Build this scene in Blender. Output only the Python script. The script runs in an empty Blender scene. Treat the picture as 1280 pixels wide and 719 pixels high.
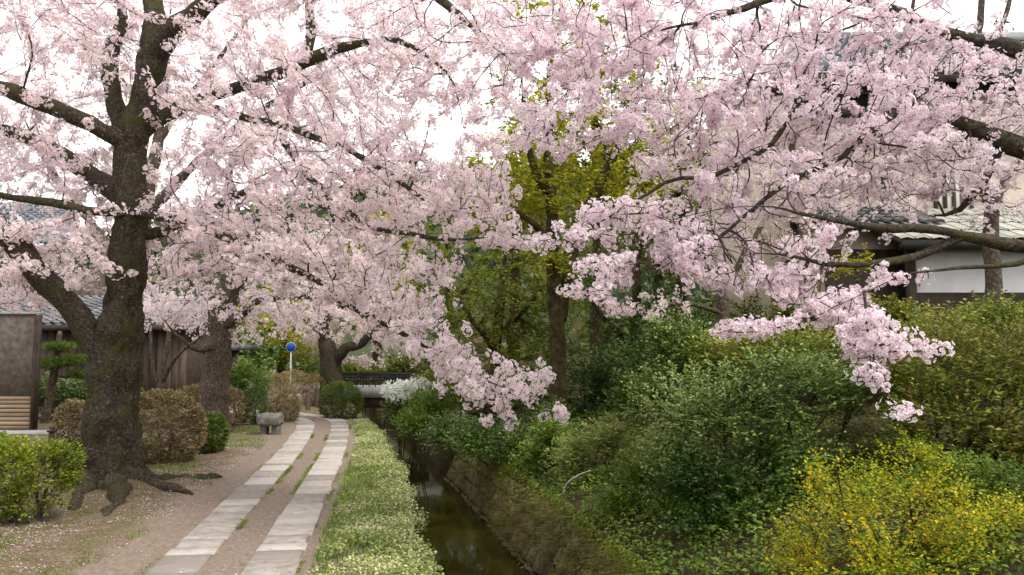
import bpy, math, random
import numpy as np
from mathutils import Vector

SEED = 7
random.seed(SEED)
rng = np.random.default_rng(SEED)
R = math.radians
scn = bpy.context.scene
col = scn.collection

# ------------------------------------------------------------------ camera
CAM_H, FPX, W0, H0, HORIZON = 1.85, 995.0, 1280.0, 719.0, 435.0
PITCH = math.atan((HORIZON - H0 / 2) / FPX)
cam_d = bpy.data.cameras.new('camera')
cam_d.sensor_width = 36.0
cam_d.lens = 36.0 * FPX / W0
cam_d.clip_start, cam_d.clip_end = 0.05, 2000
cam = bpy.data.objects.new('camera', cam_d)
col.objects.link(cam)
cam.location = (0, 0, CAM_H)
cam.rotation_euler = (math.pi / 2 + PITCH, 0, 0)
scn.camera = cam

# ------------------------------------------------------------------ sky, sun, exposure
SUN_EL, SUN_AZ = R(50), R(118)        # azimuth clockwise from +Y: behind the camera, to the right
world = bpy.data.worlds.new('World')
scn.world = world
world.use_nodes = True
nt = world.node_tree
nt.nodes.clear()
wo = nt.nodes.new('ShaderNodeOutputWorld')
bg = nt.nodes.new('ShaderNodeBackground')
sky = nt.nodes.new('ShaderNodeTexSky')
sky.sky_type = 'NISHITA'
sky.sun_disc = False
sky.sun_elevation, sky.sun_rotation = SUN_EL, SUN_AZ
sky.air_density, sky.dust_density = 1.0, 2.0
tc = nt.nodes.new('ShaderNodeTexCoord')
cl = nt.nodes.new('ShaderNodeTexNoise')
cl.inputs['Scale'].default_value = 2.2
cl.inputs['Detail'].default_value = 6
rp = nt.nodes.new('ShaderNodeValToRGB')
rp.color_ramp.elements[0].position, rp.color_ramp.elements[1].position = 0.25, 0.75
rp.color_ramp.elements[0].color = (8.0, 7.85, 7.7, 1)
rp.color_ramp.elements[1].color = (10.6, 10.3, 10.0, 1)
mx = nt.nodes.new('ShaderNodeMix')
mx.data_type = 'RGBA'
mx.inputs['Factor'].default_value = 0.88      # closed bright cloud cover over the blue
nt.links.new(tc.outputs['Generated'], cl.inputs['Vector'])
nt.links.new(cl.outputs['Fac'], rp.inputs['Fac'])
nt.links.new(sky.outputs['Color'], mx.inputs[6])
nt.links.new(rp.outputs['Color'], mx.inputs[7])
nt.links.new(mx.outputs[2], bg.inputs['Color'])
bg.inputs['Strength'].default_value = 0.10
nt.links.new(bg.outputs['Background'], wo.inputs['Surface'])

sun_d = bpy.data.lights.new('sun', 'SUN')
sun_d.energy, sun_d.angle, sun_d.color = 1.5, R(12), (1.0, 0.95, 0.88)
sun = bpy.data.objects.new('sun', sun_d)
col.objects.link(sun)
to_sun = Vector((math.sin(SUN_AZ) * math.cos(SUN_EL), math.cos(SUN_AZ) * math.cos(SUN_EL), math.sin(SUN_EL)))
sun.rotation_euler = to_sun.to_track_quat('Z', 'Y').to_euler()
sun.location = (6, -10, 14)

vs = scn.view_settings
vs.view_transform, vs.look, vs.gamma, vs.exposure = 'Standard', 'None', 1.0, 1.24
vs.use_curve_mapping = False
cy = scn.cycles
cy.use_denoising = True
cy.max_bounces, cy.diffuse_bounces, cy.glossy_bounces = 8, 5, 2
cy.transmission_bounces, cy.transparent_max_bounces = 4, 4
cy.caustics_reflective = cy.caustics_refractive = False

# ------------------------------------------------------------------ pixel helpers
CP, SP = math.cos(PITCH), math.sin(PITCH)
def ray(px, py):
    x, u = (px - W0 / 2) / FPX, (H0 / 2 - py) / FPX
    return np.array([x, CP - u * SP, SP + u * CP])
def at(px, py, Y):
    d = ray(px, py)
    return np.array([0, 0, CAM_H]) + d * (Y / d[1])
def on_ground(px, py, z=0.0):
    d = ray(px, py)
    return np.array([0, 0, CAM_H]) + d * ((z - CAM_H) / d[2])

# ------------------------------------------------------------------ numpy noise
def _hash(i, j, k, s):
    h = (i * 374761393 + j * 668265263 + k * 362437 + s * 1274126177) & 0xFFFFFFFF
    h = ((h ^ (h >> 13)) * 1103515245) & 0xFFFFFFFF
    h = ((h ^ (h >> 16)) * 40503) & 0xFFFFFFFF
    return (h & 0xFFFF) / 65535.0
def vnoise(P, s=0):
    P = np.asarray(P, float)
    I = np.floor(P).astype(np.int64)
    F = P - I
    F = F * F * (3 - 2 * F)
    out = 0
    for a in (0, 1):
        for b in (0, 1):
            for c in (0, 1):
                w = (F[..., 0] if a else 1 - F[..., 0]) * (F[..., 1] if b else 1 - F[..., 1]) * (F[..., 2] if c else 1 - F[..., 2])
                out = out + w * _hash(I[..., 0] + a, I[..., 1] + b, I[..., 2] + c, s)
    return out * 2 - 1
def fbm(P, s=0, o=3):
    P = np.asarray(P, float)
    return sum(vnoise(P * 2 ** k, s + k) * 0.5 ** k for k in range(o))
def unit(v):
    v = np.asarray(v, float)
    return v / np.maximum(np.linalg.norm(v, axis=-1, keepdims=True), 1e-9)
def rdir(n):
    return unit(rng.normal(size=(n, 3)))

# ------------------------------------------------------------------ object helpers
def empty(name, loc=(0, 0, 0)):
    o = bpy.data.objects.new(name, None)
    col.objects.link(o)
    o.location = loc
    o.empty_display_size = 0.2
    return o
def tag(o, label=None, cat=None, group=None, kind=None):
    if label: o['label'] = label
    if cat: o['category'] = cat
    if group: o['group'] = group
    if kind: o['kind'] = kind
    return o
def link(name, me, mat, parent=None, kind=None):
    o = bpy.data.objects.new(name, me)
    col.objects.link(o)
    if mat is not None and not me.materials: me.materials.append(mat)
    if parent is not None:
        o.parent = parent
        o.matrix_parent_inverse = parent_inv(parent)
    if kind: o['kind'] = kind
    return o
def parent_inv(p):
    # every part is built in world coordinates, so its own basis is its world matrix
    from mathutils import Matrix
    return (Matrix.Translation(p.location) @ p.rotation_euler.to_matrix().to_4x4()).inverted()
def mesh_np(name, V, F, smooth=False, attrs=None):
    """V (n,3); F a list of int arrays (m,3) or (m,4)"""
    me = bpy.data.meshes.new(name)
    V = np.ascontiguousarray(V, dtype=np.float32)
    if not isinstance(F, (list, tuple)): F = [F]
    F = [np.asarray(f, np.int32) for f in F if len(f)]
    loops = np.concatenate([f.ravel() for f in F])
    tot = np.concatenate([np.full(len(f), f.shape[1], np.int32) for f in F])
    start = np.concatenate([[0], np.cumsum(tot)[:-1]]).astype(np.int32)
    me.vertices.add(len(V)); me.vertices.foreach_set('co', V.ravel())
    me.loops.add(len(loops)); me.loops.foreach_set('vertex_index', loops.astype(np.int32))
    me.polygons.add(len(tot)); me.polygons.foreach_set('loop_start', start)
    if smooth: me.polygons.foreach_set('use_smooth', np.ones(len(tot), bool))
    if attrs:
        for k, a in attrs.items():
            at_ = me.attributes.new(k, 'FLOAT', 'POINT')
            at_.data.foreach_set('value', np.ascontiguousarray(a, np.float32))
    me.update(calc_edges=True)
    return me
class MB:
    """collects shapes of one part into one mesh"""
    def __init__(s): s.V, s.F3, s.F4, s.n = [], [], [], 0
    def add(s, V, F):
        V = np.asarray(V, float)
        for f in (F if isinstance(F, list) else [F]):
            f = np.asarray(f, int)
            if len(f): (s.F3 if f.shape[1] == 3 else s.F4).append(f + s.n)
        s.V.append(V); s.n += len(V)
    def build(s, name, mat, parent=None, smooth=False, kind=None, attrs=None):
        F = []
        if s.F3: F.append(np.concatenate(s.F3))
        if s.F4: F.append(np.concatenate(s.F4))
        return link(name, mesh_np(name, np.concatenate(s.V), F, smooth, attrs), mat, parent, kind)
BOXF = np.array([(0, 3, 2, 1), (4, 5, 6, 7), (0, 1, 5, 4), (1, 2, 6, 5), (2, 3, 7, 6), (3, 0, 4, 7)])
def box_v(x0, x1, y0, y1, z0, z1):
    return np.array([(x0, y0, z0), (x1, y0, z0), (x1, y1, z0), (x0, y1, z0), (x0, y0, z1), (x1, y0, z1), (x1, y1, z1), (x0, y1, z1)], float)
def slab_v(q, z0, z1, b=0.008):
    """irregular quad q (4,2) extruded with a small top bevel: 12 verts"""
    q = np.asarray(q, float); c = q.mean(0)
    d = q - c
    ins = c + d * (1 - b / np.maximum(np.linalg.norm(d, axis=1, keepdims=True), 1e-6) * 1.4)
    V = np.concatenate([np.c_[q, np.full(4, z0)], np.c_[q, np.full(4, z1 - b)], np.c_[ins, np.full(4, z1)]])
    F = [(0, 3, 2, 1), (8, 9, 10, 11)]
    for k in range(4):
        j = (k + 1) % 4
        F += [(k, j, 4 + j, 4 + k), (4 + k, 4 + j, 8 + j, 8 + k)]
    return V, np.array(F)
def catmull(P, step):
    P = np.asarray(P, float)
    Q = np.concatenate([[2 * P[0] - P[1]], P, [2 * P[-1] - P[-2]]])
    out = []
    for i in range(1, len(Q) - 2):
        n = max(1, int(np.linalg.norm(Q[i + 1, :3] - Q[i, :3]) / step))
        t = np.arange(n)[:, None] / n
        a, b, c, d = Q[i - 1], Q[i], Q[i + 1], Q[i + 2]
        out.append(0.5 * (2 * b + (c - a) * t + (2 * a - 5 * b + 4 * c - d) * t ** 2 + (3 * b - a - 3 * c + d) * t ** 3))
    out.append(P[-1:])
    return np.concatenate(out)
def tube(P, r, n=6, lump=0.0, ls=4.0, seed=0, cap=True):
    P = np.asarray(P, float); r = np.asarray(r, float)
    T = np.gradient(P, axis=0) if len(P) > 2 else np.repeat(P[-1:] - P[:1], len(P), 0)
    T = unit(T)
    a = np.array([0, 0, 1.0]) if abs(T[0][2]) < 0.8 else np.array([1.0, 0, 0])
    u = unit(np.cross(T[0], a))
    U = np.empty_like(P)
    for i in range(len(P)):
        u = u - T[i] * np.dot(u, T[i]); u = u / max(np.linalg.norm(u), 1e-9)
        U[i] = u
    Wv = np.cross(T, U)
    th = np.arange(n) * 2 * math.pi / n
    D = U[:, None] * np.cos(th)[None, :, None] + Wv[:, None] * np.sin(th)[None, :, None]
    rr = r[:, None]
    if lump:
        rr = rr * (1 + lump * fbm((P[:, None] + D * r[:, None, None]) * ls, seed))
    V = (P[:, None] + D * (rr[..., None] if rr.ndim == 2 else rr)).reshape(-1, 3)
    m = len(P)
    i = np.arange(m - 1)[:, None] * n; j = np.arange(n)[None]
    F = np.stack([i + j, i + (j + 1) % n, i + n + (j + 1) % n, i + n + j], -1).reshape(-1, 4)
    Fs = [F]
    if cap:
        V = np.concatenate([V, [P[-1] + T[-1] * r[-1] * 0.6]])
        k = (m - 1) * n
        Fs.append(np.array([(k + q, k + (q + 1) % n, m * n) for q in range(n)]))
    return V, Fs

# ------------------------------------------------------------------ materials
def new_mat(name):
    m = bpy.data.materials.new(name); m.use_nodes = True
    t = m.node_tree; t.nodes.clear()
    return m, t, t.nodes.new('ShaderNodeOutputMaterial')
def nd(t, typ, **kw):
    n = t.nodes.new(typ)
    for k, v in kw.items():
        if k.startswith('i_'): n.inputs[k[2:].replace('_', ' ')].default_value = v
        else: setattr(n, k, v)
    return n
def ramp(t, stops):
    n = t.nodes.new('ShaderNodeValToRGB')
    e = n.color_ramp.elements
    while len(e) < len(stops): e.new(0.5)
    for k, (p, c) in enumerate(stops):
        e[k].position = p; e[k].color = (*c, 1)
    return n
def leaf_mat(name, stops, trans=0.35, rough=0.5, spec=0.25, ctr=None, big=None):
    """colour by random-per-leaf, with a slow drift through the crown (big = second colour ramp position shift)"""
    m, t, out = new_mat(name)
    geo = nd(t, 'ShaderNodeNewGeometry')
    fac = geo.outputs['Random Per Island']
    if big:
        co = nd(t, 'ShaderNodeTexCoord')
        nz = nd(t, 'ShaderNodeTexNoise', i_Scale=big, i_Detail=2.0)
        t.links.new(co.outputs['Object'], nz.inputs['Vector'])
        mth = nd(t, 'ShaderNodeMath', operation='MULTIPLY_ADD')
        mth.inputs[1].default_value, mth.inputs[2].default_value = 1.6, -0.8
        t.links.new(nz.outputs['Fac'], mth.inputs[0])
        ad = nd(t, 'ShaderNodeMath', operation='ADD', use_clamp=True)
        t.links.new(fac, ad.inputs[0]); t.links.new(mth.outputs[0], ad.inputs[1])
        fac = ad.outputs[0]
    rp = ramp(t, stops)
    t.links.new(fac, rp.inputs['Fac'])
    c = rp.outputs['Color']
    if ctr:
        a = nd(t, 'ShaderNodeAttribute', attribute_name='ctr')
        mxx = nd(t, 'ShaderNodeMix', data_type='RGBA')
        t.links.new(a.outputs['Fac'], mxx.inputs['Factor'])
        t.links.new(c, mxx.inputs[6]); mxx.inputs[7].default_value = (*ctr, 1)
        c = mxx.outputs[2]
    p = nd(t, 'ShaderNodeBsdfPrincipled')
    p.inputs['Roughness'].default_value = rough
    p.inputs['Specular IOR Level'].default_value = spec
    tr = nd(t, 'ShaderNodeBsdfTranslucent')
    ms = nd(t, 'ShaderNodeMixShader'); ms.inputs[0].default_value = trans
    t.links.new(c, p.inputs['Base Color']); t.links.new(c, tr.inputs['Color'])
    t.links.new(p.outputs[0], ms.inputs[1]); t.links.new(tr.outputs[0], ms.inputs[2])
    t.links.new(ms.outputs[0], out.inputs['Surface'])
    return m
def solid_mat(name, stops, scale=6.0, rough=0.8, bump=0.3, bscale=None, detail=6.0, stretch=(1, 1, 1), spec=0.3, rnd=0.0, coord='Object', second=None, dist=0.02, metal=0.0):
    m, t, out = new_mat(name)
    co = nd(t, 'ShaderNodeTexCoord')
    mp = nd(t, 'ShaderNodeMapping'); mp.inputs['Scale'].default_value = stretch
    t.links.new(co.outputs[coord], mp.inputs['Vector'])
    nz = nd(t, 'ShaderNodeTexNoise', i_Scale=scale, i_Detail=detail, i_Roughness=0.62)
    t.links.new(mp.outputs[0], nz.inputs['Vector'])
    fac = nz.outputs['Fac']
    if rnd:
        oi = nd(t, 'ShaderNodeObjectInfo')
        mth = nd(t, 'ShaderNodeMath', operation='MULTIPLY_ADD'); mth.inputs[1].default_value, mth.inputs[2].default_value = rnd, -rnd / 2
        t.links.new(oi.outputs['Random'], mth.inputs[0])
        ad = nd(t, 'ShaderNodeMath', operation='ADD', use_clamp=True)
        t.links.new(fac, ad.inputs[0]); t.links.new(mth.outputs[0], ad.inputs[1]); fac = ad.outputs[0]
    rp = ramp(t, stops); t.links.new(fac, rp.inputs['Fac'])
    c = rp.outputs['Color']
    if second:   # (colour, scale, threshold lo, hi)
        n2 = nd(t, 'ShaderNodeTexNoise', i_Scale=second[1], i_Detail=5.0, i_Roughness=0.7)
        t.links.new(co.outputs[coord], n2.inputs['Vector'])
        r2 = ramp(t, [(second[2], (0, 0, 0)), (second[3], (1, 1, 1))]); t.links.new(n2.outputs['Fac'], r2.inputs['Fac'])
        m2 = nd(t, 'ShaderNodeMix', data_type='RGBA'); t.links.new(r2.outputs['Color'], m2.inputs['Factor'])
        t.links.new(c, m2.inputs[6]); m2.inputs[7].default_value = (*second[0], 1); c = m2.outputs[2]
    p = nd(t, 'ShaderNodeBsdfPrincipled'); p.inputs['Roughness'].default_value = rough
    p.inputs['Specular IOR Level'].default_value = spec; p.inputs['Metallic'].default_value = metal
    t.links.new(c, p.inputs['Base Color'])
    if bump:
        nb = nd(t, 'ShaderNodeTexNoise', i_Scale=bscale or scale * 4, i_Detail=6.0, i_Roughness=0.65)
        t.links.new(mp.outputs[0], nb.inputs['Vector'])
        b = nd(t, 'ShaderNodeBump', i_Strength=bump, i_Distance=dist)
        t.links.new(nb.outputs['Fac'], b.inputs['Height']); t.links.new(b.outputs[0], p.inputs['Normal'])
    t.links.new(p.outputs[0], out.inputs['Surface'])
    return m

M = {}
M['blossom'] = leaf_mat('cherry_petals', [(0.0, (0.92, 0.84, 0.862)), (0.35, (0.955, 0.915, 0.922)), (0.8, (0.972, 0.957, 0.958))], 0.45, 0.6, 0.1, ctr=(0.60, 0.33, 0.38), big=0.5)
M['blossom_pink'] = leaf_mat('cherry_petals_pink', [(0.0, (0.915, 0.835, 0.88)), (0.5, (0.952, 0.905, 0.93)), (1.0, (0.97, 0.953, 0.962))], 0.45, 0.6, 0.1, ctr=(0.60, 0.32, 0.42), big=0.5)
M['blossom_white'] = leaf_mat('cherry_petals_white', [(0.0, (0.84, 0.74, 0.76)), (0.5, (0.88, 0.83, 0.80)), (1.0, (0.88, 0.87, 0.78))], 0.45, 0.6, 0.1, ctr=(0.5, 0.3, 0.25), big=0.5)
M['white_flower'] = leaf_mat('white_spirea_petals', [(0.0, (0.78, 0.80, 0.74)), (1.0, (0.88, 0.88, 0.84))], 0.3)
M['bark'] = solid_mat('mossy_cherry_bark', [(0.28, (0.014, 0.010, 0.007)), (0.46, (0.050, 0.039, 0.029)), (0.60, (0.095, 0.077, 0.060)), (0.74, (0.24, 0.22, 0.185))], 27.0, 0.9, 1.0, 34.0, second=((0.060, 0.062, 0.014), 3.4, 0.48, 0.66), stretch=(1, 1, 1.2), dist=0.06, spec=0.15)
M['bark_grey'] = solid_mat('grey_bark', [(0.3, (0.03, 0.022, 0.016)), (0.55, (0.11, 0.085, 0.065)), (0.74, (0.28, 0.245, 0.21))], 22.0, 0.9, 1.0, 30.0, stretch=(1, 1, 0.8), dist=0.05, spec=0.15)
M['bark_green'] = solid_mat('mossy_brown_bark', [(0.3, (0.012, 0.009, 0.004)), (0.55, (0.045, 0.034, 0.013)), (0.75, (0.10, 0.085, 0.03))], 6.0, 0.9, 0.8, 18.0, dist=0.04, spec=0.15)
M['twig'] = solid_mat('thin_twig_bark', [(0.3, (0.018, 0.011, 0.010)), (0.7, (0.085, 0.055, 0.048))], 9.0, 0.85, 0, spec=0.2)
# ------------------------------------------------------------------ foliage generators
def leaf_geo(P, A, N, size, width=0.32, fold=0.10):
    n = len(P)
    A = unit(A); S = unit(np.cross(A, N)); Nn = np.cross(S, A)
    size = np.broadcast_to(size, (n,))[:, None]
    V = np.stack([P, P + A * size * 0.5 + S * size * width + Nn * size * fold,
                  P + A * size, P + A * size * 0.5 - S * size * width + Nn * size * fold], 1).reshape(-1, 3)
    F = np.arange(4 * n).reshape(n, 4)
    return V, F
def sprays(T, D, n, length, size, width=0.32, spread=0.9, droop=0.0, jit=0.35):
    """leafy twigs: n leaves set along each tip T pointing along D"""
    M_ = len(T)
    u = np.tile(np.linspace(0.0, 1.0, n), M_) + rng.uniform(-.5, .5, M_ * n) / n
    Tr, Dr = np.repeat(T, n, 0), np.repeat(unit(D), n, 0)
    S = unit(np.cross(Dr, np.array([0, 0, 1.0]) + rdir(M_ * n) * 0.2))
    sg = np.where(np.arange(M_ * n) % 2 == 0, 1.0, -1.0)[:, None]
    L = np.broadcast_to(length, (M_,)); L = np.repeat(L, n)[:, None]
    P = Tr - Dr * L * u[:, None] + np.array([0, 0, -1.0]) * (droop * L * (1 - u[:, None]) ** 2)
    A = unit(Dr * 0.6 + S * sg * spread + rdir(M_ * n) * jit)
    P = P + rdir(M_ * n) * L * 0.06
    N = unit(np.array([0, 0, 1.0]) + rdir(M_ * n) * 0.55 + Dr * 0.2)
    sz = size * rng.uniform(0.6, 1.25, M_ * n)
    return leaf_geo(P, A, N, sz, width)
def blades(P, D, h, w, bend=0.6, seg=3):
    """arching grass blades"""
    n = len(P)
    D = unit(D * np.array([1, 1, 0])); S = np.cross(D, np.array([0, 0, 1.0]))
    h = np.broadcast_to(h, (n,))[:, None]; w = np.broadcast_to(w, (n,))[:, None]
    rows = []
    for k in range(seg + 1):
        u = k / seg
        c = P + np.array([0, 0, 1.0]) * h * (u - bend * 0.45 * u * u) + D * h * bend * u * u
        ww = w * (1 - 0.85 * u ** 1.5)
        rows += [c - S * ww, c + S * ww]
    V = np.stack(rows, 1).reshape(-1, 3)
    b = np.arange(n)[:, None] * (2 * (seg + 1))
    F = np.concatenate([np.concatenate([b + 2 * k, b + 2 * k + 1, b + 2 * k + 3, b + 2 * k + 2], 1) for k in range(seg)])
    return V, F
def flower_geo(C, n_each, rad, fsize, quad=False):
    """clumps of five-petalled flowers: C (m,3) clump centres, each with n_each flowers on a ball of radius rad"""
    C = np.repeat(C, n_each, 0); rr = np.repeat(rad, n_each); N = len(C)
    d = rdir(N)
    P = C + d * (rr * rng.uniform(0.55, 1.1, N))[:, None]
    nrm = unit(d + rdir(N) * 0.45)
    a = unit(np.cross(nrm, rdir(N))); b = np.cross(nrm, a)
    s = fsize * rng.uniform(0.75, 1.15, N) * 0.5
    V = [P - nrm * (s * 0.35)[:, None]]
    ph = rng.uniform(0, 6.28, N)
    hw = 0.50
    for k in range(5):
        for e in ((-hw, hw) if not quad else (-hw, 0.0, hw)):
            th = ph + k * 2 * math.pi / 5 + e
            q = 1.0 if e or not quad else 1.13
            cup = rng.uniform(-0.15, 0.3, N)
            V.append(P + (a * np.cos(th)[:, None] + b * np.sin(th)[:, None]) * (s * q)[:, None] + nrm * (s * cup)[:, None])
    pv = 3 if quad else 2
    m = 1 + 5 * pv
    V = np.stack(V, 1).reshape(-1, 3)
    base = np.arange(N)[:, None] * m
    F = np.concatenate([np.concatenate([base] + [base + 1 + k * pv + j for j in range(pv)], 1) for k in range(5)])
    ctr = np.zeros((N, m)); ctr[:, 0] = 1.0
    return V, F, ctr.ravel()

# ------------------------------------------------------------------ branching
def blob_points(blobs):
    """attractor points in ellipsoids given as (centre xyz, radii xyz, n)"""
    out = []
    for c, r, n in blobs:
        q = rdir(n) * (rng.uniform(0, 1, n) ** (1 / 2.6))[:, None]
        out.append(np.asarray(c) + q * np.asarray(r))
    return np.concatenate(out)
def px_blobs(lst, mul=1.0):
    """(px, py, Y, rx px, ry px, rY m, n) -> ellipsoids in metres at that distance"""
    return [(at(a, b, Y), (rx * Y / FPX, rY, ry * Y / FPX), int(n * mul)) for a, b, Y, rx, ry, rY, n in lst]
def prim(nodes, pts, bf=0.35):
    """balanced minimum spanning tree from limb nodes (k,3) through pts; returns positions, parents"""
    k = len(nodes); n = len(pts)
    pos = np.concatenate([nodes, pts]); par = np.full(k + n, -1)
    plen = np.zeros(k + n)
    best = np.full(n, np.inf); bp = np.zeros(n, int); bd = np.zeros(n)
    for i0 in range(0, k, 64):
        d = np.linalg.norm(pts[:, None] - nodes[None, i0:i0 + 64], axis=2)
        j = d.argmin(1); v = d[np.arange(n), j]
        u = v < best
        best[u] = v[u]; bp[u] = j[u] + i0; bd[u] = v[u]
    todo = np.ones(n, bool); order = []
    for _ in range(n):
        i = int(np.argmin(np.where(todo, best, np.inf)))
        todo[i] = False; order.append(i)
        par[k + i] = bp[i]; plen[k + i] = plen[bp[i]] + bd[i]
        d = np.linalg.norm(pts - pts[i], axis=1)
        c = d + bf * plen[k + i]
        u = todo & (c < best)
        best[u] = c[u]; bp[u] = k + i; bd[u] = d[u]
    return pos, par, [k + i for i in order]
def grow(nodes, nrad, pts, r_tip=0.0042, p=2.4, bf=0.35, wig=0.12, relax=3, rmax=0.06):
    pos, par, order = prim(nodes, pts, bf)
    k = len(nodes)
    kids = {}
    for i in order: kids.setdefault(par[i], []).append(i)
    for _ in range(relax):          # smooth the kinks
        new = pos.copy()
        for i in order:
            ch = kids.get(i)
            if ch: new[i] = 0.5 * pos[i] + 0.25 * pos[par[i]] + 0.25 * pos[ch].mean(0)
        pos = new
    rad = np.zeros(len(pos)); rad[:k] = nrad
    acc = np.zeros(len(pos))
    for i in reversed(order):
        rad[i] = min(max(r_tip, acc[i] ** (1 / p) if acc[i] else r_tip), rmax)
        if par[i] >= k: acc[par[i]] += rad[i] ** p
    for i in order: rad[i] = min(rad[i], rad[par[i]] * 0.8 + 0.001)
    # chains
    chains, used = [], set()
    for i in order:
        if i in used: continue
        ch = [par[i], i]; used.add(i); j = i
        while kids.get(j):
            c = [q for q in kids[j] if q not in used]
            if not c: break
            j = max(c, key=lambda q: rad[q]); ch.append(j); used.add(j)
        chains.append(ch)
    segs = []                       # polylines with midpoints
    for ch in chains:
        P = pos[ch]; r = rad[ch].copy(); r[0] = min(r[0], r[1] * 1.15)
        if len(P) == 2:
            P = np.array([P[0], P.mean(0), P[1]]); r = np.array([r[0], (r[0] + r[1]) / 2, r[1]])
        Q = np.empty((2 * len(P) - 1, 3)); q = np.empty(2 * len(P) - 1)
        Q[0::2] = P; q[0::2] = r
        L = np.linalg.norm(np.diff(P, axis=0), axis=1)
        Q[1::2] = (P[:-1] + P[1:]) / 2 + rdir(len(L)) * L[:, None] * wig; q[1::2] = (r[:-1] + r[1:]) / 2
        Q[1:-1] = 0.5 * Q[1:-1] + 0.25 * (Q[:-2] + Q[2:])
        segs.append((Q, q))
    return segs
def twig_mesh(segs, name, mat, parent, nmin=3):
    mb = MB()
    for Q, q in segs:
        n = 3 if q[0] < 0.012 else (5 if q[0] < 0.03 else 7)
        V, F = tube(Q, q, max(n, nmin), cap=False)
        mb.add(V, F)
    return mb.build(name, mat, parent, smooth=True, kind='stuff')
def along(segs, spacing, rlim):
    """points and directions along twigs thinner than rlim"""
    P, D = [], []
    for Q, q in segs:
        d = np.diff(Q, axis=0); L = np.linalg.norm(d, axis=1)
        for i in range(len(L)):
            if (q[i] + q[i + 1]) / 2 > rlim: continue
            n = rng.poisson(L[i] / spacing)
            if n:
                u = rng.uniform(0, 1, n)[:, None]
                P.append(Q[i] + d[i] * u); D.append(np.repeat(d[i:i + 1], n, 0))
    return np.concatenate(P), unit(np.concatenate(D))

def limb_nodes(lines, step=0.14, wob=0.02):
    """lines: [(points [(x,y,z,r)...])] in metres -> smooth polylines"""
    out = []
    for L in lines:
        C = catmull(np.array(L, float), step)
        if len(C) > 4 and wob:
            t = np.linspace(0, 1, len(C))[:, None]
            nz = np.stack([fbm(C[:, :3] * 1.7 + 10 * q, q, 3) for q in range(3)], 1)
            C[:, :3] += nz * wob * np.clip(np.minimum(t, 1 - t) * 8, 0, 1)
        if C[-1, 3] < 0.05:
            C[:, 3] *= np.clip((1 - np.linspace(0, 1, len(C))) / 0.22, 0.12, 1)
        C[:, 3] = np.maximum(C[:, 3], 0.0035)
        out.append(C)
    return out
def px_limb(pts):
    """(px, py, Y, r) list -> metres"""
    return [(*at(a, b, Y), r) for a, b, Y, r in pts]

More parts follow.
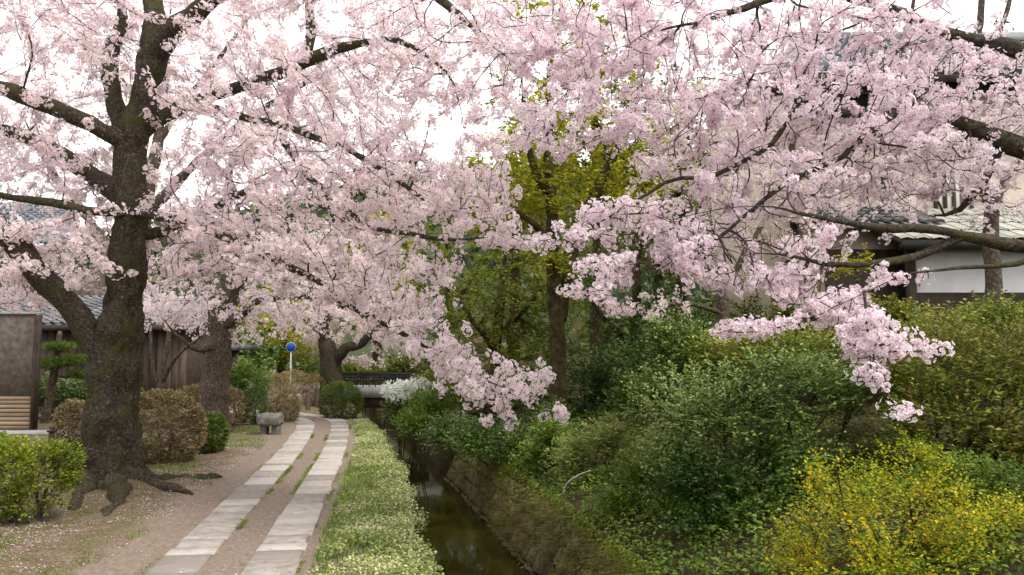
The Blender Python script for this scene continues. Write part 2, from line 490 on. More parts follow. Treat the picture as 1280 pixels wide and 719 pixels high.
def cherry(name, label, base, trunk, limbs, blobs, spacing, nfl, crad, fsize, mat, bark='bark', quad=False, bf=0.35, rlim=0.0125, roots=(), gaps=0.15, lump=0.16, trunk_n=30, group=None, clear=0):
    root = empty(name, base)
    tag(root, label, 'tree', group)
    tl = limb_nodes([trunk], 0.045 if trunk_n > 40 else (0.07 if trunk_n > 20 else 0.12), 0.03)[0]
    V, F = tube(tl[:, :3], tl[:, 3], trunk_n, lump, 3.2, 3)
    if trunk_n > 40:      # knotty fissured bark
        rad_ = np.repeat(tl[:, 3], trunk_n); cc_ = np.repeat(tl[:, :3], trunk_n, 0)
        dd_ = unit(V[:-1] - cc_)
        V[:-1] += dd_ * (rad_ * (0.10 * (1 - np.abs(fbm(V[:-1] * [7, 7, 2.2], 13, 3)) * 2.2) + 0.05 * fbm(V[:-1] * 17, 14, 2)))[:, None]
    # buttressed foot
    z0 = base[2]
    h = np.clip(1 - (V[:, 2] - z0) / 0.75, 0, 1)
    ang = np.arctan2(V[:, 1] - base[1], V[:, 0] - base[0])
    c = np.array([base[0], base[1]])
    flare = 1 + h ** 2 * (0.10 + 0.12 * np.sin(ang * 5 + base[0]) + 0.09 * np.sin(ang * 9 + 1.3))
    V[:, :2] = c + (V[:, :2] - c) * flare[:, None]
    link('trunk', mesh_np('trunk', V, F, True), M[bark], root)
    LL = limb_nodes(limbs, 0.13, 0.035)
    nodes, nr = [tl[int(len(tl) * 0.55):, :3]], [tl[int(len(tl) * 0.55):, 3]]
    for C in LL:
        n = 14 if C[0, 3] > 0.09 else (10 if C[0, 3] > 0.04 else 7)
        V, F = tube(C[:, :3], C[:, 3], n, 0.22 if C[0, 3] > 0.05 else 0.12, 5.0, 5)
        link('branch', mesh_np('branch', V, F, True), M[bark], root)
        nodes.append(C[2:, :3]); nr.append(C[2:, 3])
    for rt in roots:
        C = limb_nodes([rt], 0.08, 0.05)[0]
        V, F = tube(C[:, :3], C[:, 3], 12, 0.5, 9.0, 9)
        link('root', mesh_np('root', V, F, True), M['bark'], root)
    pts = blob_points(blobs)
    if clear:             # few sprays hang right in front of the trunk
        ti = np.array([np.interp(pts[:, 2], tl[:, 2], tl[:, q]) for q in (0, 1)]).T
        pts = pts[~((np.abs(pts[:, 0] - ti[:, 0] * (pts[:, 1] / ti[:, 1])) < clear) & (pts[:, 1] < ti[:, 1] + .3) & (rng.uniform(0, 1, len(pts)) < .8))]
    segs = grow(np.concatenate(nodes), np.concatenate(nr), pts, bf=bf)
    twig_mesh(segs, 'twigs', M['twig'], root)
    P, D = along(segs, spacing, rlim)
    keep = fbm(P * 1.1, 11) > -0.75 + gaps * 1.6 - 0.25 * rng.uniform(0, 1, len(P))
    keep &= fbm(P * 4.3, 17) > -0.42 + 0.3 * gaps
    P = P[keep]
    P = P + rdir(len(P)) * rng.uniform(0.0, 0.06, len(P))[:, None] + np.array([0, 0, 0.01])
    n_each = np.maximum(3, rng.normal(nfl, nfl * 0.35, len(P)).astype(int))
    rad = crad * rng.uniform(0.7, 1.3, len(P)) * (n_each / nfl) ** 0.4
    V, F, ctr = flower_geo(P, n_each, rad, fsize, quad)
    link('crown', mesh_np('crown', V, F, False, {'ctr': ctr}), M[mat], root, 'stuff')
    print(name, 'clumps', len(P), 'flowers', int(n_each.sum()), 'segs', len(segs))
    return root

def shrub(name, label, base, lobes, mat, tips=900, n=10, length=0.22, size=0.045, width=0.32, cat='shrub', shell=0.35, stems=5, up=0.25, bark='bark_green', group=None, flat=0.0, clump=0.5, droop=0.15, stem_r=0.018, twigs=True, part='foliage', inner=0.35, under=0.15):
    """lobes: ellipsoids (dx,dy,dz,rx,ry,rz) relative to base; leafy twigs fill their outer shell"""
    base = np.asarray(base, float)
    root = empty(name, base); tag(root, label, cat, group)
    lob = np.array(lobes, float)
    vol = (lob[:, 3] * lob[:, 4] + lob[:, 4] * lob[:, 5] + lob[:, 3] * lob[:, 5])
    T, D = [], []
    for L, w in zip(lob, vol / vol.sum()):
        m = int(tips * w * 1.5)
        d = rdir(m)
        if flat: d = unit(d * np.array([1, 1, 1 - flat]))
        ni = rng.uniform(0, 1, m) < inner
        rr = np.where(ni, rng.uniform(0.3, 1 - shell * 0.5, m), 1 - shell * rng.uniform(0, 1, m) ** 2)
        rr = rr * (1 + 0.22 * clump * fbm((base + L[:3] + d * L[3:6]) * 2.2, 21))
        q = L[:3] + d * L[3:6] * rr[:, None]
        inside = np.zeros(m, bool)                       # drop what lies deep inside other lobes
        for K in lob:
            if K is L or np.allclose(K, L): continue
            inside |= (((q - K[:3]) / K[3:6]) ** 2).sum(1) < 0.45
        k = ~inside & (q[:, 2] > 0.02) & (d[:, 2] > -0.75 - under)
        k &= fbm((base + q) * 3.1, 31) > -0.9 + clump * 0.65
        T.append(q[k]); D.append(unit(d[k] + np.array([0, 0, up]) + rdir(k.sum()) * 0.5))
    T, D = np.concatenate(T), np.concatenate(D)
    if len(T) > tips:
        s = rng.permutation(len(T))[:tips]; T, D = T[s], D[s]
    V, F = sprays(T + base, D, n, length * rng.uniform(0.7, 1.3, len(T)), size, width, droop=droop)
    link(part, mesh_np(part, V, F), M[mat], root, 'stuff')
    top = lob[:, 2].max()
    for s in range(stems):
        a = rng.uniform(0, 6.28); r0 = min(0.12, lob[0, 3] * 0.2)
        L = lob[s % len(lob)]
        p0 = np.array([math.cos(a) * r0 + L[0] * 0.3, math.sin(a) * r0 + L[1] * 0.3, -0.05])
        p2 = L[:3] + rdir(1)[0] * L[3:6] * 0.5
        p1 = (p0 + p2) / 2 + rdir(1)[0] * 0.1
        C = catmull(np.c_[np.array([p0, p1, p2]) + base, [stem_r, stem_r * .8, stem_r * .35]], 0.12)
        V, F = tube(C[:, :3], C[:, 3], 6, 0.1, 8.0)
        link('stem', mesh_np('stem', V, F, True), M[bark], root)
    if twigs and len(T) > 40:
        k = rng.permutation(len(T))[:min(170, len(T) // 4)]
        nodes = np.concatenate([np.stack([base + L[:3] * f for f in (0.3, 0.6, 0.9)]) for L in lob])
        segs = grow(nodes, np.full(len(nodes), 0.014), T[k] + base - D[k] * length * 0.4, r_tip=0.003, bf=0.4, relax=1, rmax=0.02)
        twig_mesh(segs, 'twigs', M['twig' if bark == 'bark_grey' else bark], root)
    return root

def broadleaf(name, label, base, trunk, limbs, blobs, mat, n=8, length=0.3, size=0.08, per=0.12, rlim=0.03, bark='bark_green', group=None, width=0.34, droop=0.2, trunk_n=12, up=0.3, rmax=0.05):
    root = empty(name, base); tag(root, label, 'tree', group)
    tl = limb_nodes([trunk], 0.2, 0.04)[0]
    V, F = tube(tl[:, :3], tl[:, 3], trunk_n, 0.14, 3.0, 3)
    link('trunk', mesh_np('trunk', V, F, True), M[bark], root)
    nodes, nr = [tl[len(tl) // 3:, :3]], [tl[len(tl) // 3:, 3]]
    for C in limb_nodes(limbs, 0.2, 0.05):
        V, F = tube(C[:, :3], C[:, 3], 9, 0.14, 4.0, 5)
        link('branch', mesh_np('branch', V, F, True), M[bark], root)
        nodes.append(C[2:, :3]); nr.append(C[2:, 3])
    segs = grow(np.concatenate(nodes), np.concatenate(nr), blob_points(blobs), r_tip=0.005, rmax=rmax)
    twig_mesh(segs, 'twigs', M[bark], root)
    P, D = along(segs, per, rlim)
    D = unit(D + rdir(len(D)) * 0.9 + np.array([0, 0, up]))
    V, F = sprays(P + D * length * 0.6, D, n, length * rng.uniform(0.7, 1.3, len(P)), size, width, droop=droop)
    link('crown', mesh_np('crown', V, F), M[mat], root, 'stuff')
    print(name, 'leaves', len(F))
    return root
# ------------------------------------------------------------------ the lie of the land
_cy = np.array([-40, 0, 6.13, 10.2, 13, 18.1, 28, 40, 60, 400.0])
_cx = np.array([5.5, 0.22, -.68, -1.39, -1.96, -3.15, -5.6, -8.9, -14.6, -112.0])
_f = catmull(np.c_[_cx, _cy], 0.5)
def XL(y): return np.interp(y, _f[:, 1], _f[:, 0])          # left brink of the canal
CANAL_W = 1.95
_pp = catmull(np.array([(-1.35, 0.0), (-1.95, 3.6), (-2.37, 6.5), (-3.07, 11.16), (-3.63, 14.7), (-4.45, 18.9), (-5.0, 20.6), (-6.1, 22.0), (-7.6, 23.0), (-9.4, 24.2)]), 0.05)
_ps = np.concatenate([[0], np.cumsum(np.linalg.norm(np.diff(_pp, axis=0), axis=1))])
def path_at(s): return np.array([np.interp(s, _ps, _pp[:, 0]), np.interp(s, _ps, _pp[:, 1])])
def path_x(y): return np.interp(y, _pp[:, 1], _pp[:, 0])
TREE_A = on_ground(143, 612)
def ground_z(x, y):
    x, y = np.asarray(x, float), np.asarray(y, float)
    t = x - XL(y)
    z = np.interp(t, [-400, -60, -14, -7, -0.02, 0.06, 0.3, 1.7, CANAL_W - 0.12, CANAL_W + 0.45, 3.4, 5.0, 8.0, 14, 60, 400],
                  [3, 1.0, 0.12, 0.05, 0.0, -1.68, -1.75, -1.75, -1.70, -0.42, -0.05, 0.28, 0.75, 1.0, 1.6, 4])
    P = np.stack([x, y, 0 * x], -1)
    away = np.clip(np.abs(x - path_x(y)) - 0.8, 0, 1)
    rough = np.where((t > -0.4) & (t < 2.3), 0.0, away)
    z = z + rough * (0.035 * fbm(P * 0.9, 4) + 0.018 * fbm(P * 4.0, 8))
    d = np.hypot(x - TREE_A[0], y - TREE_A[1])
    return z + 0.16 * np.exp(-(d / 0.95) ** 2) * (1 + 0.5 * vnoise(P * 5, 9)) - 0.004
def gz(x, y): return float(ground_z(x, y))
def G(x, y, dz=0.0): return np.array([x, y, gz(x, y) + dz])
tcol = np.concatenate([[-400, -200, -100, -60, -40, -28, -20, -16], np.arange(-13, -6, 0.5), np.arange(-6, -0.1, 0.16), [-0.06, -0.02, 0.06, 0.3, 1.0, 1.7, CANAL_W - 0.12, 2.0, 2.15, 2.3, CANAL_W + 0.45], np.arange(2.6, 5, 0.2), np.arange(5, 14, 0.6), [16, 20, 28, 40, 60, 100, 200, 400]])
yrow = np.concatenate([[-40, -20, -10, -5, 0, 2], np.arange(3, 26, 0.16), np.arange(26, 50, 1.0), [52, 56, 62, 70, 80, 100, 140, 200, 300, 400]])
TT, YY = np.meshgrid(tcol, yrow)
XX = XL(YY) + TT
ZZ = ground_z(XX, YY)
nr_, nc_ = TT.shape
i = np.arange(nr_ - 1)[:, None] * nc_; j = np.arange(nc_ - 1)[None]
GF = np.stack([i + j, i + j + 1, i + nc_ + j + 1, i + nc_ + j], -1).reshape(-1, 4)
bare = np.exp(-(np.maximum(np.abs(XX - path_x(YY) - 0.12 * 0) - 0.55, 0) / 0.75) ** 2)
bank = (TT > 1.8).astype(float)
def ground_mat():
    m, t, out = new_mat('earth_litter_and_moss')
    co = nd(t, 'ShaderNodeTexCoord')
    def noise(s, d=6.0, r=0.65):
        n = nd(t, 'ShaderNodeTexNoise', i_Scale=s, i_Detail=d, i_Roughness=r); t.links.new(co.outputs['Object'], n.inputs['Vector']); return n.outputs['Fac']
    def mix(f, a, b):
        n = nd(t, 'ShaderNodeMix', data_type='RGBA'); t.links.new(f, n.inputs['Factor']); t.links.new(a, n.inputs[6]); t.links.new(b, n.inputs[7]); return n.outputs[2]
    def rmp(f, st): r = ramp(t, st); t.links.new(f, r.inputs['Fac']); return r.outputs['Color']
    soil = rmp(noise(26.0), [(0.3, (0.13, 0.098, 0.075)), (0.55, (0.215, 0.168, 0.134)), (0.8, (0.31, 0.26, 0.22))])
    litter = rmp(noise(38.0), [(0.3, (0.045, 0.030, 0.018)), (0.48, (0.13, 0.092, 0.062)), (0.62, (0.24, 0.19, 0.15)), (0.75, (0.40, 0.34, 0.30))])
    moss = rmp(noise(30.0), [(0.35, (0.035, 0.036, 0.010)), (0.5, (0.085, 0.085, 0.022)), (0.65, (0.17, 0.145, 0.07))])
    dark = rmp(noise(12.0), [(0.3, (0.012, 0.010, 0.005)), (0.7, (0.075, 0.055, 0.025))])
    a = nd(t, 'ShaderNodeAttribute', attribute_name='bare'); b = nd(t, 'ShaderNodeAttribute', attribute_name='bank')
    mossy = rmp(noise(2.6, 8.0, 0.75), [(0.44, (0, 0, 0)), (0.62, (1, 1, 1))])
    left = mix(mossy, litter, moss)
    fa = nd(t, 'ShaderNodeMath', operation='MULTIPLY_ADD'); fa.inputs[1].default_value = 1.0; fa.inputs[2].default_value = 0.0
    nzz = nd(t, 'ShaderNodeMath', operation='MULTIPLY_ADD'); t.links.new(noise(2.6, 5.0), nzz.inputs[0]); nzz.inputs[1].default_value = 1.2; nzz.inputs[2].default_value = -0.6
    ad = nd(t, 'ShaderNodeMath', operation='ADD', use_clamp=True); t.links.new(a.outputs['Fac'], ad.inputs[0]); t.links.new(nzz.outputs[0], ad.inputs[1])
    sh = rmp(ad.outputs[0], [(0.35, (0, 0, 0)), (0.6, (1, 1, 1))])
    c = mix(sh, left, soil)
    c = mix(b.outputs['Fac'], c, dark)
    p = nd(t, 'ShaderNodeBsdfPrincipled'); p.inputs['Roughness'].default_value = 0.95; p.inputs['Specular IOR Level'].default_value = 0.1
    t.links.new(c, p.inputs['Base Color'])
    bp_ = nd(t, 'ShaderNodeBump', i_Strength=0.7, i_Distance=0.03); t.links.new(noise(34.0), bp_.inputs['Height']); t.links.new(bp_.outputs[0], p.inputs['Normal'])
    t.links.new(p.outputs[0], out.inputs['Surface'])
    return m
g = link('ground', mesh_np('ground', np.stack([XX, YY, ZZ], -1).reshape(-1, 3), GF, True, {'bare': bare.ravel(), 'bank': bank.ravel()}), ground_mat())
tag(g, 'brown earth with fallen petals, leaf litter and moss', 'ground', kind='structure')

# water
def water_mat():
    m, t, out = new_mat('dark_canal_water')
    co = nd(t, 'ShaderNodeTexCoord')
    mp = nd(t, 'ShaderNodeMapping'); mp.inputs['Scale'].default_value = (1, 0.35, 1)
    t.links.new(co.outputs['Object'], mp.inputs['Vector'])
    n = nd(t, 'ShaderNodeTexNoise', i_Scale=3.0, i_Detail=4.0); t.links.new(mp.outputs[0], n.inputs['Vector'])
    b = nd(t, 'ShaderNodeBump', i_Strength=0.10, i_Distance=0.05); t.links.new(n.outputs['Fac'], b.inputs['Height'])
    r = ramp(t, [(0.35, (0.010, 0.009, 0.002)), (0.65, (0.026, 0.024, 0.004))])
    n2 = nd(t, 'ShaderNodeTexNoise', i_Scale=0.8, i_Detail=4.0); t.links.new(co.outputs['Object'], n2.inputs['Vector']); t.links.new(n2.outputs['Fac'], r.inputs['Fac'])
    p = nd(t, 'ShaderNodeBsdfPrincipled'); p.inputs['Roughness'].default_value = 0.06; p.inputs['IOR'].default_value = 1.33
    t.links.new(r.outputs['Color'], p.inputs['Base Color']); t.links.new(b.outputs[0], p.inputs['Normal'])
    t.links.new(p.outputs[0], out.inputs['Surface'])
    return m
ys = np.concatenate([np.arange(-40, 60, 1.0), [80, 120, 200, 400]])
V = np.stack([np.r_[XL(ys) - 0.1, XL(ys) + CANAL_W + 0.35], np.r_[ys, ys], np.full(2 * len(ys), -1.3)], 1)
n = len(ys); k = np.arange(n - 1)
w = link('water', mesh_np('water', V, np.stack([k, n + k, n + k + 1, k + 1], 1), True), water_mat())
tag(w, 'dark still water in the narrow canal', 'water', kind='structure')

# path: an earth track with two rows of paving slabs let into it
M['paving'] = solid_mat('pale_worn_granite', [(0.25, (0.195, 0.17, 0.148)), (0.5, (0.285, 0.255, 0.228)), (0.75, (0.355, 0.325, 0.295))], 9.0, 0.85, 0.25, 60.0, rnd=0.7, second=((0.13, 0.105, 0.075), 4.0, 0.56, 0.80), dist=0.004)
M['earth'] = solid_mat('trodden_earth', [(0.3, (0.145, 0.110, 0.086)), (0.55, (0.225, 0.178, 0.144)), (0.8, (0.32, 0.27, 0.23))], 22.0, 0.95, 0.6, 40.0, spec=0.1, dist=0.015)
s_ = np.linspace(0, _ps[-1], 240)
pc = np.array([path_at(s) for s in s_]); tn = unit(np.gradient(pc, axis=0)); nrm2 = np.c_[tn[:, 1], -tn[:, 0]]
offs = np.array([-0.86, -0.62, -0.3, 0.0, 0.3, 0.58])
wob = 0.05 * np.stack([vnoise(np.c_[s_ * 2.1, s_ * 0 + q, s_ * 0], 40 + q) for q in range(len(offs))], 1) * np.array([1.6, 0, 0, 0, 0, 1])
PV = np.concatenate([np.c_[pc + nrm2 * (offs[q] + wob[:, q])[:, None], np.full(len(s_), 0.002 if 0 < q < 5 else -0.03)] for q in range(6)])
k = np.arange(len(s_) - 1); m_ = len(s_)
PF = np.concatenate([np.stack([q * m_ + k, (q + 1) * m_ + k, (q + 1) * m_ + k + 1, q * m_ + k + 1], 1) for q in range(5)])
path = tag(link('path', mesh_np('path', PV, PF, True), M['earth']), 'trodden earth path with two rows of pale paving slabs', 'path', kind='structure')
SW, SG = 0.405, 0.365
lastlen = 0
for side in (-1, 1):
    s = 2.6 + rng.uniform(0, .2)
    while s < _ps[-1] - 0.6:
        L = rng.choice([0.27, 0.33, 0.40, 0.50, 0.58], p=[.25, .25, .2, .2, .1]) * rng.uniform(0.92, 1.08)
        o = side * (SG / 2 + SW / 2)
        q = []
        dw = rng.uniform(-0.012, 0.03)
        for ds, do in ((0.011, -1), (0.011, 1), (L - 0.011, 1), (L - 0.011, -1)):
            c = path_at(s + ds); tdir = path_at(s + ds + 0.05) - path_at(s + ds - 0.05); tdir /= np.linalg.norm(tdir)
            nn = np.array([tdir[1], -tdir[0]])
            q.append(c + nn * (o + do * (SW / 2 + dw * (1 if do * side > 0 else .2)) + rng.uniform(-.006, .006)))
        V, F = slab_v(q, -0.06, 0.026 + rng.uniform(-0.006, 0.008), 0.012)
        link('slab', mesh_np('slab', V, F), M['paving'], path)
        s += L + 0.004

# rubble stone wall along the far side of the canal: single stones with recessed joints
M['stone'] = solid_mat('brown_mossy_stone', [(0.25, (0.045, 0.036, 0.018)), (0.5, (0.14, 0.112, 0.065)), (0.75, (0.28, 0.235, 0.15))], 5.0, 0.9, 0.8, 18.0, rnd=0.35, second=((0.06, 0.07, 0.012), 2.4, 0.50, 0.62), dist=0.03, spec=0.15)
wall = empty('stone_wall', (XL(11) + 2.2, 11, -1.3)); tag(wall, 'mossy brown rubble stone wall lining the canal under the bushes', 'wall')
def stone_geo():
    out = []
    for v in range(8):
        q = box_v(-.5, .5, -.5, .5, -.5, .5)
        import itertools
        V = []
        for x in (-.5, -.32, .32, .5):
            for z in (-.5, -.32, .32, .5):
                edge = (abs(x) > .4) + (abs(z) > .4)
                V.append((x + rng.uniform(-.06, .06), 0.1 - 0.55 * (edge == 0) - 0.30 * (edge == 1) + rng.uniform(-.12, .12), z + rng.uniform(-.06, .06)))
        F = [(a * 4 + b, (a + 1) * 4 + b, (a + 1) * 4 + b + 1, a * 4 + b + 1) for a in range(3) for b in range(3)]
        out.append(mesh_np('stone', V, np.array(F), True)); out[-1].materials.append(M['stone'])
    return out
stones = stone_geo()
from mathutils import Matrix
nst = 0
for row in range(4):
    zc = -1.42 + row * 0.265
    y = 5.2 + rng.uniform(0, .3)
    while y < 19.5 and nst < 295:
        L = rng.uniform(0.24, 0.46)
        h = 0.27 * rng.uniform(.9, 1.12)
        yc = y + L / 2
        f = (zc + 1.70) / (1.28)
        x = XL(yc) + CANAL_W - 0.12 + f * 0.57 - 0.03
        dx = (XL(yc + .3) - XL(yc - .3)) / 0.6
        o = bpy.data.objects.new('stone', stones[rng.integers(8)]); col.objects.link(o)
        rz = math.atan2(1, dx) + math.pi          # local x runs along the canal, local -y faces the water
        Mx = Matrix.Translation((x, yc, zc)) @ Matrix.Rotation(rz, 4, 'Z') @ Matrix.Rotation(R(-20 + rng.uniform(-6, 6)), 4, 'X') @ Matrix.Rotation(rng.uniform(-.1, .1), 4, 'Y') @ Matrix.Diagonal((L * 0.97, 0.26, h, 1))
        o.parent = wall; o.matrix_parent_inverse = parent_inv(wall); o.matrix_basis = Mx
        y += L; nst += 1
# ------------------------------------------------------------------ cherry trees
def pl(*pts): return px_limb(pts)
bA = G(TREE_A[0], TREE_A[1], -0.02)
Ya = TREE_A[1]
trunkA = [(bA[0] - .03, bA[1], bA[2] - 0.15, 0.37)] + pl((138, 570, Ya, .345), (141, 510, Ya, .32), (147, 450, Ya, .295), (154, 395, Ya, .255), (161, 330, Ya, .22), (162, 270, Ya, .21), (163, 215, Ya, .19), (168, 165, Ya, .185), (182, 115, Ya, .175), (192, 60, Ya, .17), (192, 10, Ya + .1, .12), (180, -60, Ya + .2, .09), (170, -160, Ya + .3, .05))
limbsA = [
    pl((140, 448, Ya, .21), (112, 412, Ya - .1, .175), (88, 382, Ya - .2, .16), (55, 350, Ya - .3, .15), (25, 315, Ya - .4, .14), (-5, 285, Ya - .5, .13), (-60, 230, Ya - .6, .11), (-140, 180, Ya - .6, .06)),
    pl((165, 175, Ya, .15), (130, 165, Ya - .2, .115), (80, 140, Ya - .4, .105), (40, 122, Ya - .5, .095), (-5, 106, Ya - .6, .09), (-90, 80, Ya - .8, .05)),
    pl((158, 250, Ya, .15), (130, 230, Ya + .3, .13), (95, 205, Ya + .5, .12), (55, 182, Ya + .6, .11), (5, 162, Ya + .7, .09), (-80, 140, Ya + .9, .05)),
    pl((168, 190, Ya, .13), (150, 150, Ya + .2, .12), (138, 100, Ya + .3, .11), (140, 55, Ya + .4, .10), (155, 30, Ya + .5, .08), (140, -40, Ya + .6, .04)),
    pl((192, 70, Ya, .15), (215, 40, Ya - .2, .145), (250, 14, Ya - .4, .13), (300, -25, Ya - .7, .11), (390, -55, Ya - 1.0, .085), (480, -45, Ya - 1.4, .06), (543, -2, Ya - 1.8, .05), (585, 27, Ya - 2.0, .042), (614, 53, Ya - 2.1, .036), (654, 87, Ya - 2.2, .03), (676, 101, Ya - 2.3, .02)),
    pl((168, 170, Ya, .12), (205, 146, Ya + .2, .10), (250, 125, Ya + .2, .09), (300, 107, Ya + .1, .085), (350, 92, Ya, .09), (408, 66, Ya - .2, .085), (455, 52, Ya - .5, .045), (497, 50, Ya - .7, .036), (547, 80, Ya - .9, .028), (570, 118, Ya - 1.0, .022), (582, 170, Ya - 1.1, .014)),
    pl((378, 80, Ya - .1, .07), (388, 45, Ya - .1, .065), (388, 0, Ya - .1, .06), (392, -60, Ya - .1, .035)),
    pl((163, 266, Ya - .1, .07), (120, 262, Ya - .5, .055), (60, 252, Ya - .7, .05), (0, 243, Ya - .9, .045), (-70, 230, Ya - 1.1, .03)),
    pl((163, 264, Ya - .1, .08), (205, 270, Ya - .5, .06), (265, 290, Ya - .8, .052), (330, 320, Ya - 1.1, .045), (395, 350, Ya - 1.4, .038), (425, 375, Ya - 1.5, .032), (470, 402, Ya - 1.7, .026), (530, 432, Ya - 1.8, .021), (590, 470, Ya - 1.9, .016), (650, 492, Ya - 2.0, .010), (700, 512, Ya - 2.0, .007)),
    pl((160, 300, Ya, .09), (215, 285, Ya + .4, .06), (285, 250, Ya + .6, .05), (288, 225, Ya + .7, .05), (270, 205, Ya + .8, .03)),
    pl((235, 131, Ya + .2, .07), (320, 150, Ya - .4, .05), (400, 175, Ya - .8, .04), (455, 195, Ya - 1.2, .034), (500, 230, Ya - 1.4, .03), (543, 255, Ya - 1.6, .026), (587, 267, Ya - 1.8, .02), (612, 282, Ya - 1.9, .012)),
    pl((330, 150, Ya - .4, .045), (400, 235, Ya - .9, .035), (455, 280, Ya - 1.3, .03), (523, 296, Ya - 1.6, .026), (573, 301, Ya - 1.8, .022), (614, 295, Ya - 2, .017), (650, 308, Ya - 2.1, .009)),
]
blobsA = px_blobs([
    (80, 50, Ya + .3, 150, 90, 3.0, 400), (50, 200, Ya + .2, 120, 80, 2.4, 280), (70, 320, Ya - .2, 110, 48, 1.8, 190), (30, 375, Ya + 1.2, 70, 22, 1.2, 60),
    (255, 70, Ya, 140, 110, 3.0, 330), (290, 200, Ya - .2, 140, 85, 2.5, 280), (240, 300, Ya - .5, 130, 50, 1.8, 190), (190, 345, Ya - .9, 80, 22, .7, 50),
    (420, 80, Ya - .4, 130, 130, 2.6, 330), (440, 230, Ya - .9, 130, 90, 2.2, 290), (400, 330, Ya - 1.2, 120, 55, 1.6, 190),
    (565, 60, Ya - 1.6, 120, 80, 2.0, 210), (620, 170, Ya - 1.6, 60, 60, 1.3, 60), (520, 190, Ya - 1.2, 60, 40, 1.2, 60), (570, 255, Ya - 1.7, 90, 55, 1.2, 150), (500, 360, Ya - 1.6, 80, 50, 1.0, 120),
    (640, 300, Ya - 1.9, 60, 18, .6, 40), (520, 415, Ya - 1.7, 70, 40, .8, 70), (615, 475, Ya - 1.9, 85, 38, .7, 95), (560, 445, Ya - 1.8, 60, 28, .6, 45), (628, 525, Ya - 1.9, 22, 18, .3, 12), (690, 520, Ya - 2.0, 28, 12, .3, 14),
    (180, -100, Ya, 320, 70, 3.0, 80), (520, -80, Ya - 1.2, 200, 60, 2.0, 45), (-120, 150, Ya - .2, 90, 160, 2.4, 50)], 1.22)
def root_line(*xyr): return [(*G(x, y, dz - .25 * r), r) for x, y, dz, r in xyr]
rootsA = [
    root_line((-4.95, 10.05, .06, .16), (-4.72, 9.75, .0, .12), (-4.55, 9.4, .0, .09), (-4.5, 9.05, .0, .06), (-4.38, 8.7, -.01, .035), (-4.3, 8.45, -.03, .012)),
    root_line((-4.95, 10.4, .06, .15), (-4.6, 10.35, .0, .11), (-4.3, 10.15, .0, .075), (-4.05, 10.08, -.01, .04), (-3.85, 9.95, -.03, .012)),
    root_line((-5.3, 10.05, .05, .14), (-5.15, 9.65, .0, .095), (-5.0, 9.3, .0, .065), (-4.85, 9.0, -.01, .04), (-4.8, 8.7, -.03, .012)),
    root_line((-4.9, 10.7, .05, .13), (-4.55, 10.85, .0, .09), (-4.25, 11.15, .0, .055), (-4.05, 11.5, -.03, .012))]
cherry('cherry_tree', 'huge old cherry tree with thick mossy leaning trunk and roots beside the path', tuple(bA), trunkA, limbsA, blobsA, 0.064, 11, 0.072, 0.044, 'blossom', roots=rootsA, lump=0.2, trunk_n=60, gaps=0.0, clear=0.42)

# second cherry down the path
Yb = 18.0; pb = at(272, 500, Yb); bB = G(pb[0], Yb, -0.02)
trunkB = [(bB[0], bB[1], bB[2] - .1, .35)] + pl((266, 515, Yb, .32), (269, 470, Yb, .295), (276, 430, Yb, .26), (281, 395, Yb, .22), (288, 350, Yb, .18), (290, 300, Yb, .15), (285, 250, Yb, .1), (290, 190, Yb, .05))
limbsB = [
    pl((278, 420, Yb, .2), (268, 395, Yb + .2, .16), (258, 365, Yb + .3, .13), (235, 320, Yb + .4, .09), (220, 270, Yb + .5, .05)),
    pl((280, 410, Yb, .12), (300, 395, Yb - .3, .09), (325, 375, Yb - .5, .075), (365, 369, Yb - .8, .06), (410, 375, Yb - 1, .03)),
    pl((285, 370, Yb, .11), (310, 340, Yb - .3, .09), (340, 300, Yb - .5, .07), (380, 260, Yb - .8, .04)),
    pl((274, 430, Yb, .10), (245, 437, Yb - .6, .06), (225, 420, Yb - .9, .04), (200, 395, Yb - 1.1, .02))]
blobsB = px_blobs([(290, 300, Yb, 110, 70, 2.4, 280), (220, 370, Yb - .2, 70, 35, 1.8, 120), (360, 350, Yb - .5, 70, 50, 2.0, 170), (300, 390, Yb - .6, 80, 25, 1.5, 110), (395, 395, Yb - .4, 60, 20, 1.2, 75), (215, 400, Yb + .5, 60, 18, 1.0, 60), (312, 422, Yb + .4, 35, 12, .8, 30)])
cherry('cherry_tree', 'grey-barked forked cherry tree among clipped brown domes beyond the old leaning one', tuple(bB), trunkB, limbsB, blobsB, 0.085, 8, 0.085, 0.056, 'blossom', bark='bark_grey', trunk_n=24)

# third cherry by the little bridge
Yc = 26.5; pc_ = at(412, 490, Yc); bC = G(pc_[0], Yc, -0.02)
trunkC = [(bC[0], bC[1], bC[2] - .1, .42)] + pl((414, 490, Yc, .40), (413, 455, Yc, .36), (407, 430, Yc, .26), (402, 405, Yc, .2), (395, 370, Yc, .12), (395, 320, Yc, .06))
limbsC = [
    pl((416, 456, Yc, .22), (432, 436, Yc - .3, .17), (450, 430, Yc - .4, .15), (470, 412, Yc - .5, .11), (500, 395, Yc - .6, .06)),
    pl((404, 420, Yc, .13), (385, 400, Yc - .2, .09), (360, 390, Yc - .4, .05)),
    pl((402, 405, Yc, .13), (425, 385, Yc, .09), (450, 360, Yc, .05))]
blobsC = px_blobs([(400, 395, Yc, 70, 40, 2.5, 260), (470, 395, Yc - .5, 60, 40, 2.2, 200), (430, 330, Yc, 110, 60, 3.0, 280), (396, 422, Yc + 1, 30, 14, 1.5, 60), (500, 430, Yc, 40, 20, 1.5, 70), (450, 452, Yc + 1.5, 40, 12, 1.0, 40)])
